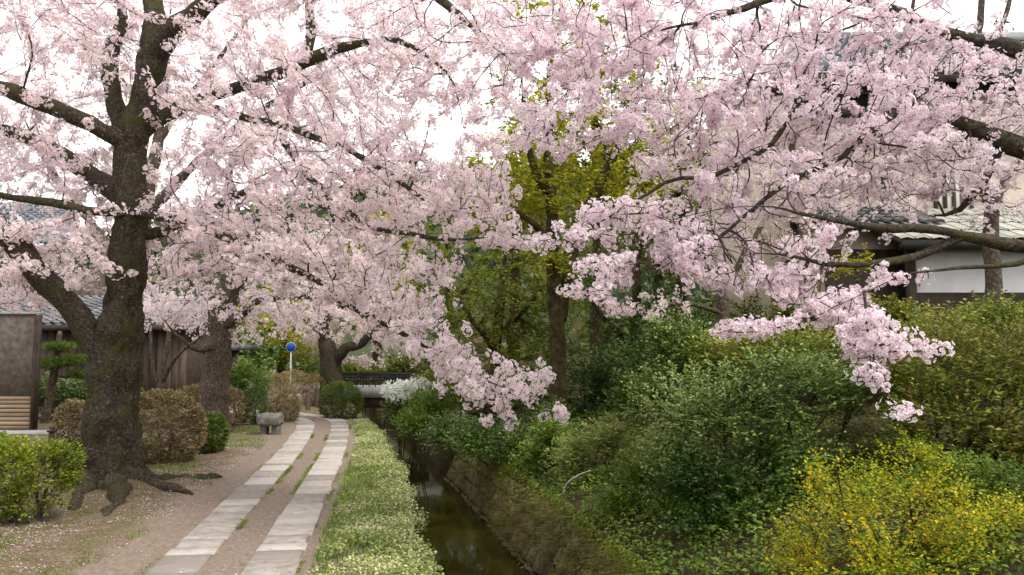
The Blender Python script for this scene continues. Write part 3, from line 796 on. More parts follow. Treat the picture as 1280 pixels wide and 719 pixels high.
cherry('cherry_tree', 'dark-trunked cherry tree with pale cream blossom beside the small footbridge', tuple(bC), trunkC, limbsC, blobsC, 0.115, 7, 0.11, 0.082, 'blossom_white', trunk_n=20, rlim=0.02)

# right-hand cherry reaching over the canal from the right bank
bD = G(8.3, 8.3, -0.05)
Yd = 7.6
trunkD = [(bD[0], bD[1], bD[2] - .1, .34), (8.25, 8.3, 1.4, .29), (8.1, 8.2, 2.3, .25), (7.8, 8.1, 3.2, .2), (7.6, 8.0, 4.4, .14), (7.5, 8.0, 5.6, .09), (7.3, 8.0, 6.8, .05)]
limbsD = [
    [(8.1, 8.2, 2.5, .14), (6.9, 7.9, 3.05, .12)] + pl((1345, 210, 7.8, .11), (1280, 186, 7.8, .10), (1250, 178, 7.8, .105), (1215, 160, 7.7, .085), (1170, 145, 7.6, .06), (1120, 142, 7.5, .05), (1040, 140, 7.4, .042), (990, 122, 7.3, .036), (930, 110, 7.2, .028), (860, 125, 7.1, .02), (800, 122, 7.0, .012)),
    [(8.2, 8.25, 1.9, .10), (6.6, 7.2, 2.45, .075)] + pl((1345, 312, 6.6, .06), (1280, 309, 6.5, .052), (1230, 303, 6.5, .046), (1195, 296, 6.5, .042), (1140, 287, 6.4, .036), (1080, 280, 6.3, .03), (1020, 270, 6.2, .024), (965, 259, 6.1, .018), (900, 262, 6.0, .012), (840, 275, 6.0, .007)),
    pl((1200, 297, 6.5, .04), (1165, 313, 6.5, .036), (1120, 328, 6.4, .032), (1070, 333, 6.4, .026), (1030, 331, 6.4, .022), (990, 320, 6.3, .014), (930, 318, 6.2, .009)),
    [(8.2, 8.2, 1.7, .07), (6.4, 7.0, 2.2, .05)] + pl((1330, 328, 6.4, .032), (1270, 328, 6.3, .024), (1200, 333, 6.2, .022), (1140, 345, 6.1, .018), (1090, 363, 6.0, .014), (1040, 385, 5.9, .008)),
    pl((1080, 365, 6.0, .012), (1085, 400, 5.8, .010), (1090, 440, 5.7, .009), (1100, 480, 5.6, .007), (1125, 515, 5.6, .005)),
    [(7.8, 8.1, 3.2, .14), (6.8, 7.8, 3.7, .11)] + pl((1380, 120, 7.6, .09), (1280, 70, 7.6, .075), (1180, 40, 7.6, .06), (1085, 5, 7.5, .05), (1000, -10, 7.4, .04), (900, 20, 7.3, .03), (820, 40, 7.2, .02), (740, 75, 7.1, .012)),
    pl((1000, 125, 7.3, .03), (960, 180, 7.1, .024), (900, 220, 7.0, .02), (830, 230, 7.0, .016), (760, 270, 6.9, .012), (700, 300, 6.8, .007)),
    pl((1120, 142, 7.5, .035), (1050, 190, 7.1, .028), (980, 230, 7.0, .022), (900, 300, 6.8, .016), (840, 330, 6.8, .010), (780, 370, 6.8, .006)),
    pl((1250, 178, 7.8, .05), (1235, 215, 7.9, .04), (1200, 260, 8.0, .03), (1160, 270, 8.0, .02)),
    [(7.6, 8.0, 4.4, .10), (6.6, 7.9, 5.3, .08)] + pl((1330, -40, 8.0, .07), (1200, -70, 8.0, .055), (1050, -80, 8.0, .04), (900, -60, 7.8, .03), (790, -20, 7.6, .018)),
]
blobsD = px_blobs([
    (870, 60, 7.4, 140, 80, 1.6, 260), (740, 60, 7.3, 90, 75, 1.2, 170), (700, 160, 7.2, 70, 45, .9, 70), (640, 60, 7.6, 60, 60, 1.0, 60), (1040, 60, 7.7, 130, 70, 1.6, 280), (1180, 75, 7.8, 90, 40, 1.0, 80), (1000, 150, 7.4, 160, 60, 1.3, 230), (870, 165, 7.2, 120, 55, 1.2, 150),
    (1180, 150, 7.8, 110, 60, 1.2, 170), (1110, 215, 7.6, 120, 40, 1.0, 150), (960, 240, 7.1, 120, 38, .9, 140),
    (710, 302, 6.9, 60, 14, .5, 40), (780, 268, 7.0, 75, 16, .6, 65), (860, 285, 6.9, 90, 18, .6, 85), (765, 335, 6.8, 65, 14, .5, 50), (835, 325, 6.8, 70, 16, .5, 65), (920, 312, 6.7, 85, 20, .6, 90), (965, 350, 6.5, 70, 22, .5, 75), (890, 350, 6.7, 60, 14, .4, 40), (742, 366, 6.8, 40, 12, .4, 24), (778, 385, 6.8, 26, 10, .3, 14),
    (1020, 378, 6.3, 60, 18, .4, 50), (1055, 398, 6.1, 50, 18, .4, 40), (1095, 420, 5.8, 50, 26, .4, 36), (1080, 448, 5.8, 30, 16, .3, 14), (1085, 472, 5.7, 22, 14, .2, 12), (1124, 512, 5.6, 14, 16, .15, 7), (1150, 440, 5.8, 36, 16, .2, 14), (930, 415, 6.3, 45, 14, .3, 20),
    (1240, 225, 7.4, 60, 40, .7, 35), (1130, 350, 6.2, 40, 12, .3, 8), (1000, 300, 6.3, 50, 20, .4, 20),
    (1000, -70, 7.8, 300, 50, 1.6, 90), (1380, 50, 7.8, 90, 110, 1.6, 55)], 1.42)
cherry('cherry_tree', 'cherry tree on the right bank whose long pink boughs hang over the canal', tuple(bD), trunkD, limbsD, blobsD, 0.068, 12, 0.060, 0.040, 'blossom_pink', trunk_n=20, lump=.14, rlim=0.0105)

# cherry standing in front of the white house wall
Ye = 12.5; pe = at(1237, 420, Ye); bE = G(pe[0], Ye, -0.05)
trunkE = [(bE[0], bE[1], bE[2] - .1, .2), ((bE[0] + at(1240, 360, Ye)[0]) / 2, Ye, (bE[2] + at(1240, 360, Ye)[2]) / 2, .18)] + pl((1240, 360, Ye, .125), (1238, 300, Ye, .115), (1237, 255, Ye, .105), (1215, 215, Ye, .09), (1208, 180, Ye, .085), (1200, 120, Ye, .07), (1215, 70, Ye, .06), (1225, 10, Ye, .05), (1230, -60, Ye, .04), (1225, -150, Ye, .02))
limbsE = [
    pl((1237, 265, Ye, .09), (1255, 230, Ye + .3, .07), (1275, 200, Ye + .4, .055), (1310, 150, Ye + .5, .03)),
    pl((1205, 150, Ye, .06), (1160, 110, Ye + .3, .045), (1130, 60, Ye + .4, .035), (1140, 10, Ye + .5, .03), (1150, -60, Ye + .5, .015)),
    pl((1210, 90, Ye, .05), (1240, 50, Ye - .2, .04), (1262, 0, Ye - .3, .035), (1280, -70, Ye - .3, .02)),
    pl((1215, 215, Ye, .05), (1170, 200, Ye - .4, .035), (1110, 200, Ye - .8, .02))]
blobsE = px_blobs([(1210, 170, Ye, 80, 70, 1.4, 110), (1250, 260, Ye - .3, 50, 45, .8, 50), (1130, 200, Ye - .3, 70, 60, 1.2, 90), (1090, 270, Ye, 60, 35, 1.0, 45), (1190, 85, Ye, 90, 45, 1.3, 60), (1220, -30, Ye, 90, 50, 1.3, 60), (1020, 330, Ye, 40, 30, .8, 35)])
cherry('cherry_tree', 'slender cherry tree with bent trunk rising before the white house wall', tuple(bE), trunkE, limbsE, blobsE, 0.09, 8, 0.075, 0.050, 'blossom', bark='bark_grey', trunk_n=14, lump=.12)

# cherry at the back of the right bank, cream white
Yf = 15.5; pf = at(905, 470, Yf); bF = G(pf[0], Yf, -0.05)
trunkF = [(bF[0], bF[1], bF[2] - .1, .17), (bF[0], Yf, 1.0, .15)] + pl((905, 400, Yf, .13), (895, 340, Yf, .11), (870, 280, Yf, .08), (850, 220, Yf, .05), (845, 160, Yf, .03))
limbsF = [pl((900, 370, Yf, .08), (930, 320, Yf, .06), (960, 260, Yf + .2, .045), (985, 190, Yf + .2, .025)), pl((890, 320, Yf, .07), (850, 300, Yf - .3, .05), (800, 290, Yf - .5, .03), (760, 300, Yf - .6, .015)), pl((900, 390, Yf, .05), (860, 380, Yf - .4, .035), (810, 385, Yf - .6, .02))]
blobsF = px_blobs([(880, 230, Yf, 110, 60, 1.8, 240), (960, 260, Yf, 60, 70, 1.4, 140), (800, 280, Yf - .4, 60, 40, 1.2, 90), (820, 385, Yf - .5, 60, 26, .8, 60), (1010, 300, Yf + .3, 40, 50, 1.0, 80), (920, 130, Yf, 90, 50, 1.5, 110)])
cherry('cherry_tree', 'pale cherry tree with upright limbs deep behind the right bank bushes', tuple(bF), trunkF, limbsF, blobsF, 0.09, 7, 0.08, 0.054, 'blossom_white', bark='bark_grey', trunk_n=12, lump=.12)

# thin young many-stemmed cherry by the wooden wall
Yg = 20.0; pg = at(203, 490, Yg); bG = G(pg[0], Yg, -0.05)
trunkG = [(bG[0], bG[1], bG[2] - .1, .1)] + pl((203, 490, Yg, .09), (205, 455, Yg, .075), (212, 420, Yg, .06), (215, 380, Yg, .04), (218, 340, Yg, .02))
limbsG = [pl((203, 478, Yg, .06), (218, 450, Yg - .2, .045), (240, 430, Yg - .3, .035), (265, 410, Yg - .5, .02)), pl((203, 485, Yg, .05), (192, 460, Yg, .04), (189, 410, Yg, .035), (186, 360, Yg, .02))]
blobsG = px_blobs([(205, 385, Yg, 60, 30, 1.3, 110), (250, 405, Yg - .4, 40, 22, .8, 50)])
cherry('cherry_tree', 'thin pale-stemmed young cherry tree in front of the brown plank wall', tuple(bG), trunkG, limbsG, blobsG, 0.09, 8, 0.085, 0.055, 'blossom', bark='bark_grey', trunk_n=10, lump=.1)

# another cherry in the row behind the old one, its trunk mostly hidden by it
Yh = 15.6; ph = at(158, 470, Yh); bH = G(ph[0], Yh, -0.05)
trunkH = [(bH[0], bH[1], bH[2] - .1, .26), (bH[0], Yh, 1.2, .23)] + pl((160, 400, Yh, .2), (170, 320, Yh, .17), (185, 240, Yh, .14), (200, 150, Yh, .1), (210, 60, Yh, .06), (215, -30, Yh, .03))
limbsH = [pl((165, 350, Yh, .13), (120, 290, Yh + .2, .1), (70, 220, Yh + .3, .07), (20, 130, Yh + .4, .03)), pl((180, 270, Yh, .12), (240, 210, Yh, .09), (310, 150, Yh - .2, .07), (390, 100, Yh - .3, .05), (470, 60, Yh - .4, .03)), pl((172, 310, Yh, .11), (240, 270, Yh - .2, .08), (330, 230, Yh - .4, .06), (430, 190, Yh - .6, .03)), pl((200, 150, Yh, .07), (140, 90, Yh, .05), (80, 40, Yh, .03)), pl((195, 180, Yh, .07), (260, 90, Yh, .05), (320, 10, Yh, .03))]
blobsH = px_blobs([(70, 60, Yh, 120, 80, 2.0, 150), (40, 200, Yh, 90, 80, 1.8, 110), (240, 70, Yh, 120, 90, 2.0, 170), (380, 90, Yh - .2, 110, 90, 2.0, 170), (330, 200, Yh - .3, 110, 60, 1.8, 120), (460, 150, Yh - .4, 60, 80, 1.6, 120), (500, 50, Yh - .4, 70, 60, 1.6, 100), (60, 330, Yh, 90, 40, 1.4, 60)])
cherry('cherry_tree', 'cherry tree standing directly behind the huge old one, its trunk mostly hidden', tuple(bH), trunkH, limbsH, blobsH, 0.10, 7, 0.09, 0.062, 'blossom', bark='bark_grey', trunk_n=12, lump=.12, gaps=0.0)
# ------------------------------------------------------------------ buildings
M['plaster_white'] = solid_mat('white_plaster', [(0.3, (0.66, 0.65, 0.66)), (0.7, (0.78, 0.77, 0.77))], 3.0, 0.9, 0.15, 50.0, dist=0.004)
M['plaster_beige'] = solid_mat('beige_plaster', [(0.3, (0.46, 0.38, 0.31)), (0.7, (0.58, 0.49, 0.41))], 2.0, 0.9, 0.2, 40.0, dist=0.004)
M['wood_brown'] = solid_mat('weathered_brown_boards', [(0.3, (0.035, 0.026, 0.020)), (0.55, (0.085, 0.063, 0.050)), (0.8, (0.15, 0.115, 0.09))], 5.0, 0.85, 0.4, 30.0, stretch=(1, 1, 0.12), rnd=0.35, dist=0.006)
M['wood_dark'] = solid_mat('dark_timber', [(0.3, (0.018, 0.013, 0.010)), (0.7, (0.06, 0.042, 0.03))], 5.0, 0.75, 0.3, 30.0, rnd=0.2, dist=0.005)
M['wood_pale'] = solid_mat('pale_wood_slats', [(0.3, (0.22, 0.155, 0.10)), (0.7, (0.40, 0.30, 0.205))], 6.0, 0.8, 0.3, 30.0, stretch=(0.15, 1, 1), rnd=0.35, dist=0.005)
M['wood_orange'] = solid_mat('orange_brown_door', [(0.3, (0.28, 0.10, 0.035)), (0.7, (0.42, 0.17, 0.06))], 5.0, 0.6, 0.2, 30.0)
M['render_grey'] = solid_mat('rough_grey_brown_render', [(0.3, (0.075, 0.06, 0.05)), (0.5, (0.125, 0.105, 0.09)), (0.75, (0.19, 0.165, 0.145))], 9.0, 0.95, 0.8, 45.0, dist=0.01)
M['tile_grey'] = solid_mat('grey_roof_tile', [(0.3, (0.065, 0.067, 0.075)), (0.7, (0.15, 0.155, 0.17))], 6.0, 0.55, 0.2, 30.0, rnd=0.4, second=((0.22, 0.20, 0.17), 2.5, 0.56, 0.75), dist=0.004)
M['tile_blue'] = solid_mat('blue_grey_roof_tile', [(0.3, (0.07, 0.078, 0.10)), (0.7, (0.125, 0.138, 0.17))], 6.0, 0.5, 0.2, 30.0, rnd=0.3, dist=0.004)
M['sheet_roof'] = solid_mat('pale_weathered_roof_sheet', [(0.3, (0.20, 0.20, 0.165)), (0.55, (0.32, 0.32, 0.27)), (0.8, (0.42, 0.41, 0.36))], 4.0, 0.7, 0.2, 30.0, rnd=0.3, dist=0.004)
M['paper'] = solid_mat('white_paper_screen', [(0.3, (0.66, 0.65, 0.60)), (0.7, (0.76, 0.75, 0.70))], 3.0, 0.9, 0)
M['concrete'] = solid_mat('grey_concrete', [(0.3, (0.24, 0.235, 0.23)), (0.7, (0.40, 0.395, 0.39))], 4.0, 0.9, 0.3, 40.0, dist=0.005)
M['granite_dark'] = solid_mat('lichened_grey_stone', [(0.3, (0.07, 0.065, 0.055)), (0.55, (0.15, 0.14, 0.125)), (0.75, (0.26, 0.25, 0.225))], 9.0, 0.9, 0.7, 30.0, second=((0.10, 0.11, 0.04), 4.0, 0.55, 0.7), dist=0.015)
M['black_metal'] = solid_mat('black_painted_metal', [(0.3, (0.012, 0.011, 0.011)), (0.7, (0.03, 0.028, 0.027))], 5.0, 0.5, 0)
M['white_paint'] = solid_mat('white_painted_steel', [(0.3, (0.68, 0.68, 0.68)), (0.7, (0.78, 0.78, 0.78))], 5.0, 0.4, 0)
M['sign_blue'] = solid_mat('blue_enamel', [(0.3, (0.008, 0.07, 0.38)), (0.7, (0.012, 0.09, 0.46))], 3.0, 0.3, 0)
M['glass_dark'] = solid_mat('dark_window_glass', [(0.3, (0.02, 0.022, 0.025)), (0.7, (0.03, 0.033, 0.037))], 3.0, 0.08, 0, spec=0.6)

def part_box(name, mat, parent, *b):
    return link(name, mesh_np(name, box_v(*b), BOXF), M[mat], parent)
def roof_ribs(root, name, mesh, starts, mat):
    for p in starts:
        o = bpy.data.objects.new(name, mesh); col.objects.link(o)
        o.parent = root; o.matrix_parent_inverse = parent_inv(root); o.location = p
def tile_row_mesh(name, dy, dz, mat, r=0.075, steps=None):
    """one row of overlapping half-round tiles climbing dy,dz, built at the origin"""
    L = math.hypot(dy, dz); n = steps or max(3, int(L / 0.28))
    d = np.array([0, dy, dz]) / L; up = np.array([0, -dz, dy]) / L
    V, F = [], []
    for k in range(n):
        a, b = k / n * L, (k + 1) / n * L + 0.03
        for s, lift in ((a, 0.03), (b, 0.0)):
            for th in np.linspace(0, math.pi, 5):
                V.append(d * s + np.array([1, 0, 0]) * math.cos(th) * r + up * (math.sin(th) * r * 0.8 + lift))
        o = k * 10
        F += [(o + j, o + j + 1, o + 5 + j + 1, o + 5 + j) for j in range(4)]
        F += [(o, o + 1, o + 3, o + 4)]
    me = mesh_np(name, V, np.array(F)); me.materials.append(M[mat]); return me

# two-storey house behind the right bank
hx0, hy = at(1143, 330, 15.0)[0], 15.0
house = empty('house', (9, 16.5, 0.9)); tag(house, 'two-storey house with beige upper walls, tiled roofs and a white ground-floor wall', 'house')
ez = at(1200, 308, 14.6)[2]
part_box('wall', 'plaster_white', house, hx0, 16.5, hy, hy + 0.25, 0.3, ez + 0.12)
part_box('plinth', 'wood_dark', house, hx0 - 0.03, 16.5, hy - 0.05, hy + 0.2, 0.2, at(1200, 366, 15)[2])
part_box('post', 'wood_dark', house, hx0 - 0.14, hx0 - 0.003, hy - 0.06, hy + 0.1, 0.3, ez + 0.1)
part_box('gutter', 'black_metal', house, hx0 - 0.45, 16.8, 14.5, 14.66, ez - 0.06, ez + 0.10)
part_box('beam', 'wood_dark', house, hx0 - 0.3, 16.6, 14.8, 14.98, ez - 0.03, ez + 0.09)
# lean-to roof of pale sheets, each a piece
top = np.array([17.0, at(1230, 262, 17.0)[2]]); low = np.array([14.55, ez + 0.12])
xs = np.arange(hx0 - 0.5, 16.8, 0.30)
leanto = link('lean_to_roof', mesh_np('lean_to_roof', [(xs[0], low[0], low[1]), (17, low[0], low[1]), (17, top[0], top[1]), (xs[0], top[0], top[1]), (xs[0], low[0], low[1] - .06), (17, low[0], low[1] - .06), (17, top[0], top[1] - .06), (xs[0], top[0], top[1] - .06)], BOXF[:, ::-1]), M['wood_dark'], house)
me = bpy.data.meshes.new('tmp')
dy, dz = top - low; dl = math.hypot(dy, dz)
sv = []
for a in range(4):
    y0, z0 = dy * a / 4 - 0.03, dz * a / 4 + 0.045 - 0.012; y1, z1 = dy * (a + 1) / 4 + 0.02, dz * (a + 1) / 4 + 0.018
    sv += [(0.01, y0, z0), (0.15, y0, z0 + 0.03), (0.28, y0, z0), (0.28, y1, z1), (0.15, y1, z1 + 0.02), (0.01, y1, z1), (0.01, y0, z0 - 0.02), (0.15, y0, z0 + 0.008), (0.28, y0, z0 - 0.02)]
sf = []
for a in range(4): o = a * 9; sf += [(o, o + 1, o + 4, o + 5), (o + 1, o + 2, o + 3, o + 4), (o + 6, o + 7, o + 1, o), (o + 7, o + 8, o + 2, o + 1)]
sheet = mesh_np('roof_sheet', sv, np.array(sf)); sheet.materials.append(M['sheet_roof'])
roof_ribs(leanto, 'roof_sheet', sheet, [(x, low[0], low[1]) for x in xs], None)
# upper storey
uy = 17.05
ux0 = at(968, 200, uy)[0]
ueave = at(1100, 92, uy)[2]
part_box('wall', 'plaster_beige', house, ux0, 17.5, uy, uy + 0.3, 1.0, ueave)
part_box('wall', 'plaster_beige', house, ux0, ux0 + .3, uy + .3, 22.5, 1.0, ueave)
part_box('beam', 'wood_dark', house, ux0 - .02, 17.5, uy - .04, uy + .002, ueave - .45, ueave - .2)
for px_ in (985, 1100):
    xx = at(px_, 200, uy)[0]; part_box('post', 'wood_dark', house, xx, xx + .14, uy - .05, uy + .01, 1.2, ueave - .45)
# window with paper screens
wl, wt = at(1166, 193, uy), at(1214, 292, uy)
win = part_box('window', 'wood_dark', house, wl[0], wt[0], uy - .10, uy + .01, wl[2] - .07, wl[2] + .05)
part_box('sill', 'wood_dark', win, wl[0] - .05, wt[0] + .05, uy - .14, uy + .01, wt[2] - .06, wt[2] + .04)
nW = 4
for k in range(nW + 1):
    xx = wl[0] + (wt[0] - wl[0]) * k / nW
    part_box('mullion', 'wood_brown', win, xx - .035, xx + .035, uy - .085, uy - .01, wt[2] + .04, wl[2] - .07)
    if k < nW: part_box('pane', 'paper', win, xx + .036, wl[0] + (wt[0] - wl[0]) * (k + 1) / nW - .036, uy - .05, uy - .02, wt[2] + .04, wl[2] - .07)
# second window, half hidden by blossom
w2a, w2b = at(1040, 118, uy), at(1085, 150, uy)
win2 = part_box('window', 'glass_dark', house, w2a[0], w2b[0], uy - .03, uy + .02, w2b[2], w2a[2])
part_box('frame', 'wood_brown', win2, w2a[0] - .06, w2b[0] + .06, uy - .06, uy + .015, w2a[2], w2a[2] + .07)
part_box('sill', 'wood_brown', win2, w2a[0] - .06, w2b[0] + .06, uy - .08, uy + .015, w2b[2] - .07, w2b[2])
# tiled pent roof over the side bay and beige bay wall
by = 16.0
bx0, bx1 = at(1030, 300, by)[0], at(1112, 300, by)[0]
bz = at(1060, 284, by)[2]
part_box('wall', 'plaster_beige', house, bx0, bx1 + 0.3, by, by + 1.0, 0.6, bz)
part_box('post', 'wood_dark', house, bx1 + 0.301, bx1 + .44, by - .04, by + .1, 0.6, bz)
part_box('wall', 'wood_brown', house, bx0 - .01, bx1 + .29, by - .04, by - .002, 0.6, at(1060, 312, by)[2])
pent = link('pent_roof', mesh_np('pent_roof', [(bx0 - .4, by - .5, bz - .02), (bx1 + .9, by - .5, bz - .02), (bx1 + .9, uy, bz + .55), (bx0 - .4, uy, bz + .55), (bx0 - .4, by - .5, bz - .1), (bx1 + .9, by - .5, bz - .1), (bx1 + .9, uy, bz + .45), (bx0 - .4, uy, bz + .45)], BOXF[:, ::-1]), M['tile_grey'], house)
tr = tile_row_mesh('tile_row', uy - by + .5, .57, 'tile_grey', 0.08)
roof_ribs(pent, 'tile_row', tr, [(x, by - .52, bz - .01) for x in np.arange(bx0 - .3, bx1 + .9, .24)], None)
# main roof
rx0 = ux0 - .2
rtop = np.array([21.5, at(1270, 55, 21.5)[2]]); rlow = np.array([16.2, ueave - .12])
mroof = link('main_roof', mesh_np('main_roof', [(rx0, rlow[0], rlow[1]), (18, rlow[0], rlow[1]), (18, rtop[0], rtop[1]), (rx0 + 2.2, rtop[0], rtop[1]), (rx0, rlow[0], rlow[1] - .14), (18, rlow[0], rlow[1] - .14), (18, rtop[0], rtop[1] - .14), (rx0 + 2.2, rtop[0], rtop[1] - .14)], BOXF[:, ::-1]), M['tile_blue'], house)
tr = tile_row_mesh('tile_row', *(rtop - rlow), 'tile_blue', 0.085)
roof_ribs(mroof, 'tile_row', tr, [(x, rlow[0] - .02, rlow[1] + .01) for x in np.arange(rx0 + 2.2, 18, .27)], None)
part_box('fascia', 'wood_dark', house, rx0, 18, rlow[0] + .02, rlow[0] + .1, rlow[1] - .32, rlow[1] - .141)
part_box('ridge', 'tile_grey', mroof, rx0 + 2.2, 18, rtop[0] - .15, rtop[0] + .15, rtop[1] - .05, rtop[1] + .28)

# brown plank outbuilding behind the left trees
oy = 24.0
ox0, ox1 = at(20, 450, oy)[0], at(233, 450, oy)[0]
oez = at(200, 411, oy)[2]
shed = empty('wooden_house', ((ox0 + ox1) / 2, oy, 0.1)); tag(shed, 'low house clad in weathered brown vertical boards under a grey tiled roof', 'house')
part_box('wall', 'wood_dark', shed, ox0 - 3, ox1, oy + .03, oy + 4.0, 0.0, oez)
brd = mesh_np('plank', box_v(0, .205, -.02, .025, 0, oez - .15), BOXF); brd.materials.append(M['wood_brown'])
for k in range(int((ox1 - ox0) / .22)):
    o = bpy.data.objects.new('plank', brd); col.objects.link(o); o.parent = shed; o.matrix_parent_inverse = parent_inv(shed)
    o.location = (ox1 - .21 - k * .22, oy + rng.uniform(-.01, .004), 0.1)
part_box('fascia', 'wood_dark', shed, ox0 - 3, ox1 + .3, oy - .62, oy - .5, oez - .06, oez + .1)
st = np.array([27.5, at(200, 372, 27.5)[2]]); sl = np.array([oy - .6, oez + .1])
sroof = link('roof', mesh_np('roof', [(ox0 - 3, sl[0], sl[1]), (ox1 + .5, sl[0], sl[1]), (ox1 + .5, st[0], st[1]), (ox0 - 3, st[0], st[1]), (ox0 - 3, sl[0], sl[1] - .1), (ox1 + .5, sl[0], sl[1] - .1), (ox1 + .5, st[0], st[1] - .1), (ox0 - 3, st[0], st[1] - .1)], BOXF[:, ::-1]), M['tile_grey'], shed)
tr = tile_row_mesh('tile_row', *(st - sl), 'tile_grey', 0.09)
roof_ribs(sroof, 'tile_row', tr, [(x, sl[0] - .02, sl[1]) for x in np.arange(ox0 - 2.8, ox1 + .5, .3)], None)
# porch with the orange door, next along
py_ = 26.0
d0, d1 = at(232.5, 452, py_), at(241, 478, py_)
porch = empty('porch', (d0[0], py_, 0.1)); tag(porch, 'dark shaded porch with an orange-brown door at the end of the plank wall', 'porch')
part_box('wall', 'wood_dark', porch, d0[0] - .3, d0[0] + 1.6, py_ + .05, py_ + .25, 0, at(240, 438, py_)[2])
dr = part_box('door', 'wood_orange', porch, d0[0], d1[0], py_ - .02, py_ + .03, at(240, 490, py_)[2] - .6, d0[2])
for k in range(3): part_box('panel', 'wood_orange', dr, d0[0] + .04, d1[0] - .04, py_ - .04, py_ - .018, d0[2] - .25 - k * .45, d0[2] - .06 - k * .45 + .0)
part_box('post', 'wood_dark', porch, d1[0] + .5, d1[0] + .62, py_ - .5, py_ - .38, 0, at(240, 438, py_)[2])
pr = part_box('roof', 'tile_grey', porch, d0[0] - .6, d0[0] + 1.7, py_ - .7, py_ + 2.0, at(240, 438, py_)[2], at(240, 431, py_)[2])
part_box('ceiling_beam', 'wood_dark', porch, d0[0] - .2, d0[0] + 1.6, py_ - .55, py_ - .4, at(240, 438, py_)[2] - .16, at(240, 438, py_)[2] - .003)

# bigger house roof glimpsed behind the left crown
vy = 31.0
va, vb = at(-20, 330, vy), at(95, 262, vy)
vil = empty('villa', (va[0], vy, 0.2)); tag(vil, 'far house with a blue-grey tiled roof glimpsed behind the old tree', 'house')
part_box('wall', 'wood_brown', vil, va[0] - 4, vb[0] - .8, vy + .6, vy + 6, 0, va[2])
vs_, vt_ = np.array([vy, at(0, 300, vy)[2]]), np.array([vy + 4, at(40, 255, vy + 4)[2]])
vr = link('roof', mesh_np('roof', [(va[0] - 4, vs_[0], vs_[1]), (vb[0], vs_[0], vs_[1]), (vb[0] - 2.0, vt_[0], vt_[1]), (va[0] - 4, vt_[0], vt_[1]), (va[0] - 4, vs_[0], vs_[1] - .15), (vb[0], vs_[0], vs_[1] - .15), (vb[0] - 2, vt_[0], vt_[1] - .15), (va[0] - 4, vt_[0], vt_[1] - .15)], BOXF[:, ::-1]), M['tile_blue'], vil)
tr = tile_row_mesh('tile_row', *(vt_ - vs_), 'tile_blue', 0.1)
roof_ribs(vr, 'tile_row', tr, [(x, vs_[0] - .02, vs_[1]) for x in np.arange(va[0] - 3, vb[0] - 1.9, .33)], None)

# grey rendered garden wall with slatted foot, far left
gy = 17.3
g1 = at(41, 450, gy)[0]; gt = at(20, 393, gy)[2]; gm = at(20, 495, gy)[2]
gw = empty('garden_wall', (g1 - .5, gy, 0.05)); tag(gw, 'dark grey rendered wall with pale horizontal slats at its foot', 'wall')
part_box('panel', 'render_grey', gw, g1 - 4.0, g1, gy, gy + .2, gm, gt)
part_box('coping', 'concrete', gw, g1 - 4.0, g1 + .03, gy - .03, gy + .23, gt, gt + .05)
part_box('corner_post', 'wood_dark', gw, g1 + .002, g1 + .05, gy - .01, gy + .2, .0, gt - .002)
part_box('backing', 'wood_dark', gw, g1 - 4.0, g1 - .02, gy + .06, gy + .16, 0, gm)
zz = gm - .01
while zz > 0.08:
    part_box('slat', 'wood_pale', gw, g1 - 4.0, g1 - .01, gy + .005 + rng.uniform(0, .006), gy + .055, zz - .075, zz)
    zz -= .09
part_box('paving_edge', 'concrete', gw, g1 - 4.0, g1 + 2.2, gy - .45, gy - .05, -.02, .10)

# stone bench
Yk = 17.2
k0, k1 = at(322, 545, Yk), at(353, 523, Yk)
bz0 = gz((k0[0] + k1[0]) / 2, Yk)
bench = empty('stone_bench', ((k0[0] + k1[0]) / 2, Yk, bz0)); tag(bench, 'low rough grey stone bench on two blocks beside the path', 'bench')
def rough_block(name, x0, x1, y0, y1, z0, z1, mat, parent, amp=.03):
    n = 6; V = []; 
    g_ = np.linspace(0, 1, n); F = []
    idx = {}
    def vid(i, j, k):
        if (i, j, k) not in idx:
            p = np.array([x0 + (x1 - x0) * g_[i], y0 + (y1 - y0) * g_[j], z0 + (z1 - z0) * g_[k]])
            c = np.array([(x0 + x1) / 2, (y0 + y1) / 2, (z0 + z1) / 2])
            p = c + (p - c) * (1 - .06 * sum(v in (0, n - 1) for v in (i, j, k)))
            p = p + amp * np.array([fbm(p * 6 + 3 * q, q) for q in range(3)])
            idx[(i, j, k)] = len(V); V.append(p)
        return idx[(i, j, k)]
    for a in range(n - 1):
        for b in range(n - 1):
            for e in (0, n - 1):
                for f in ([(a, b, e), (a + 1, b, e), (a + 1, b + 1, e), (a, b + 1, e)], [(a, e, b), (a, e, b + 1), (a + 1, e, b + 1), (a + 1, e, b)], [(e, a, b), (e, a + 1, b), (e, a + 1, b + 1), (e, a, b + 1)]):
                    q = [vid(*v) for v in f]; F.append(q if e else q[::-1])
    return link(name, mesh_np(name, V, np.array(F), True), M[mat], parent)
rough_block('seat', k0[0], k1[0], Yk - .2, Yk + .25, bz0 + .20, bz0 + .44, 'granite_dark', bench)
rough_block('leg', k0[0] + .05, k0[0] + .2, Yk - .1, Yk + .2, bz0 - .05, bz0 + .23, 'granite_dark', bench, .015)
rough_block('leg', k1[0] - .22, k1[0] - .06, Yk - .1, Yk + .2, bz0 - .05, bz0 + .23, 'granite_dark', bench, .015)

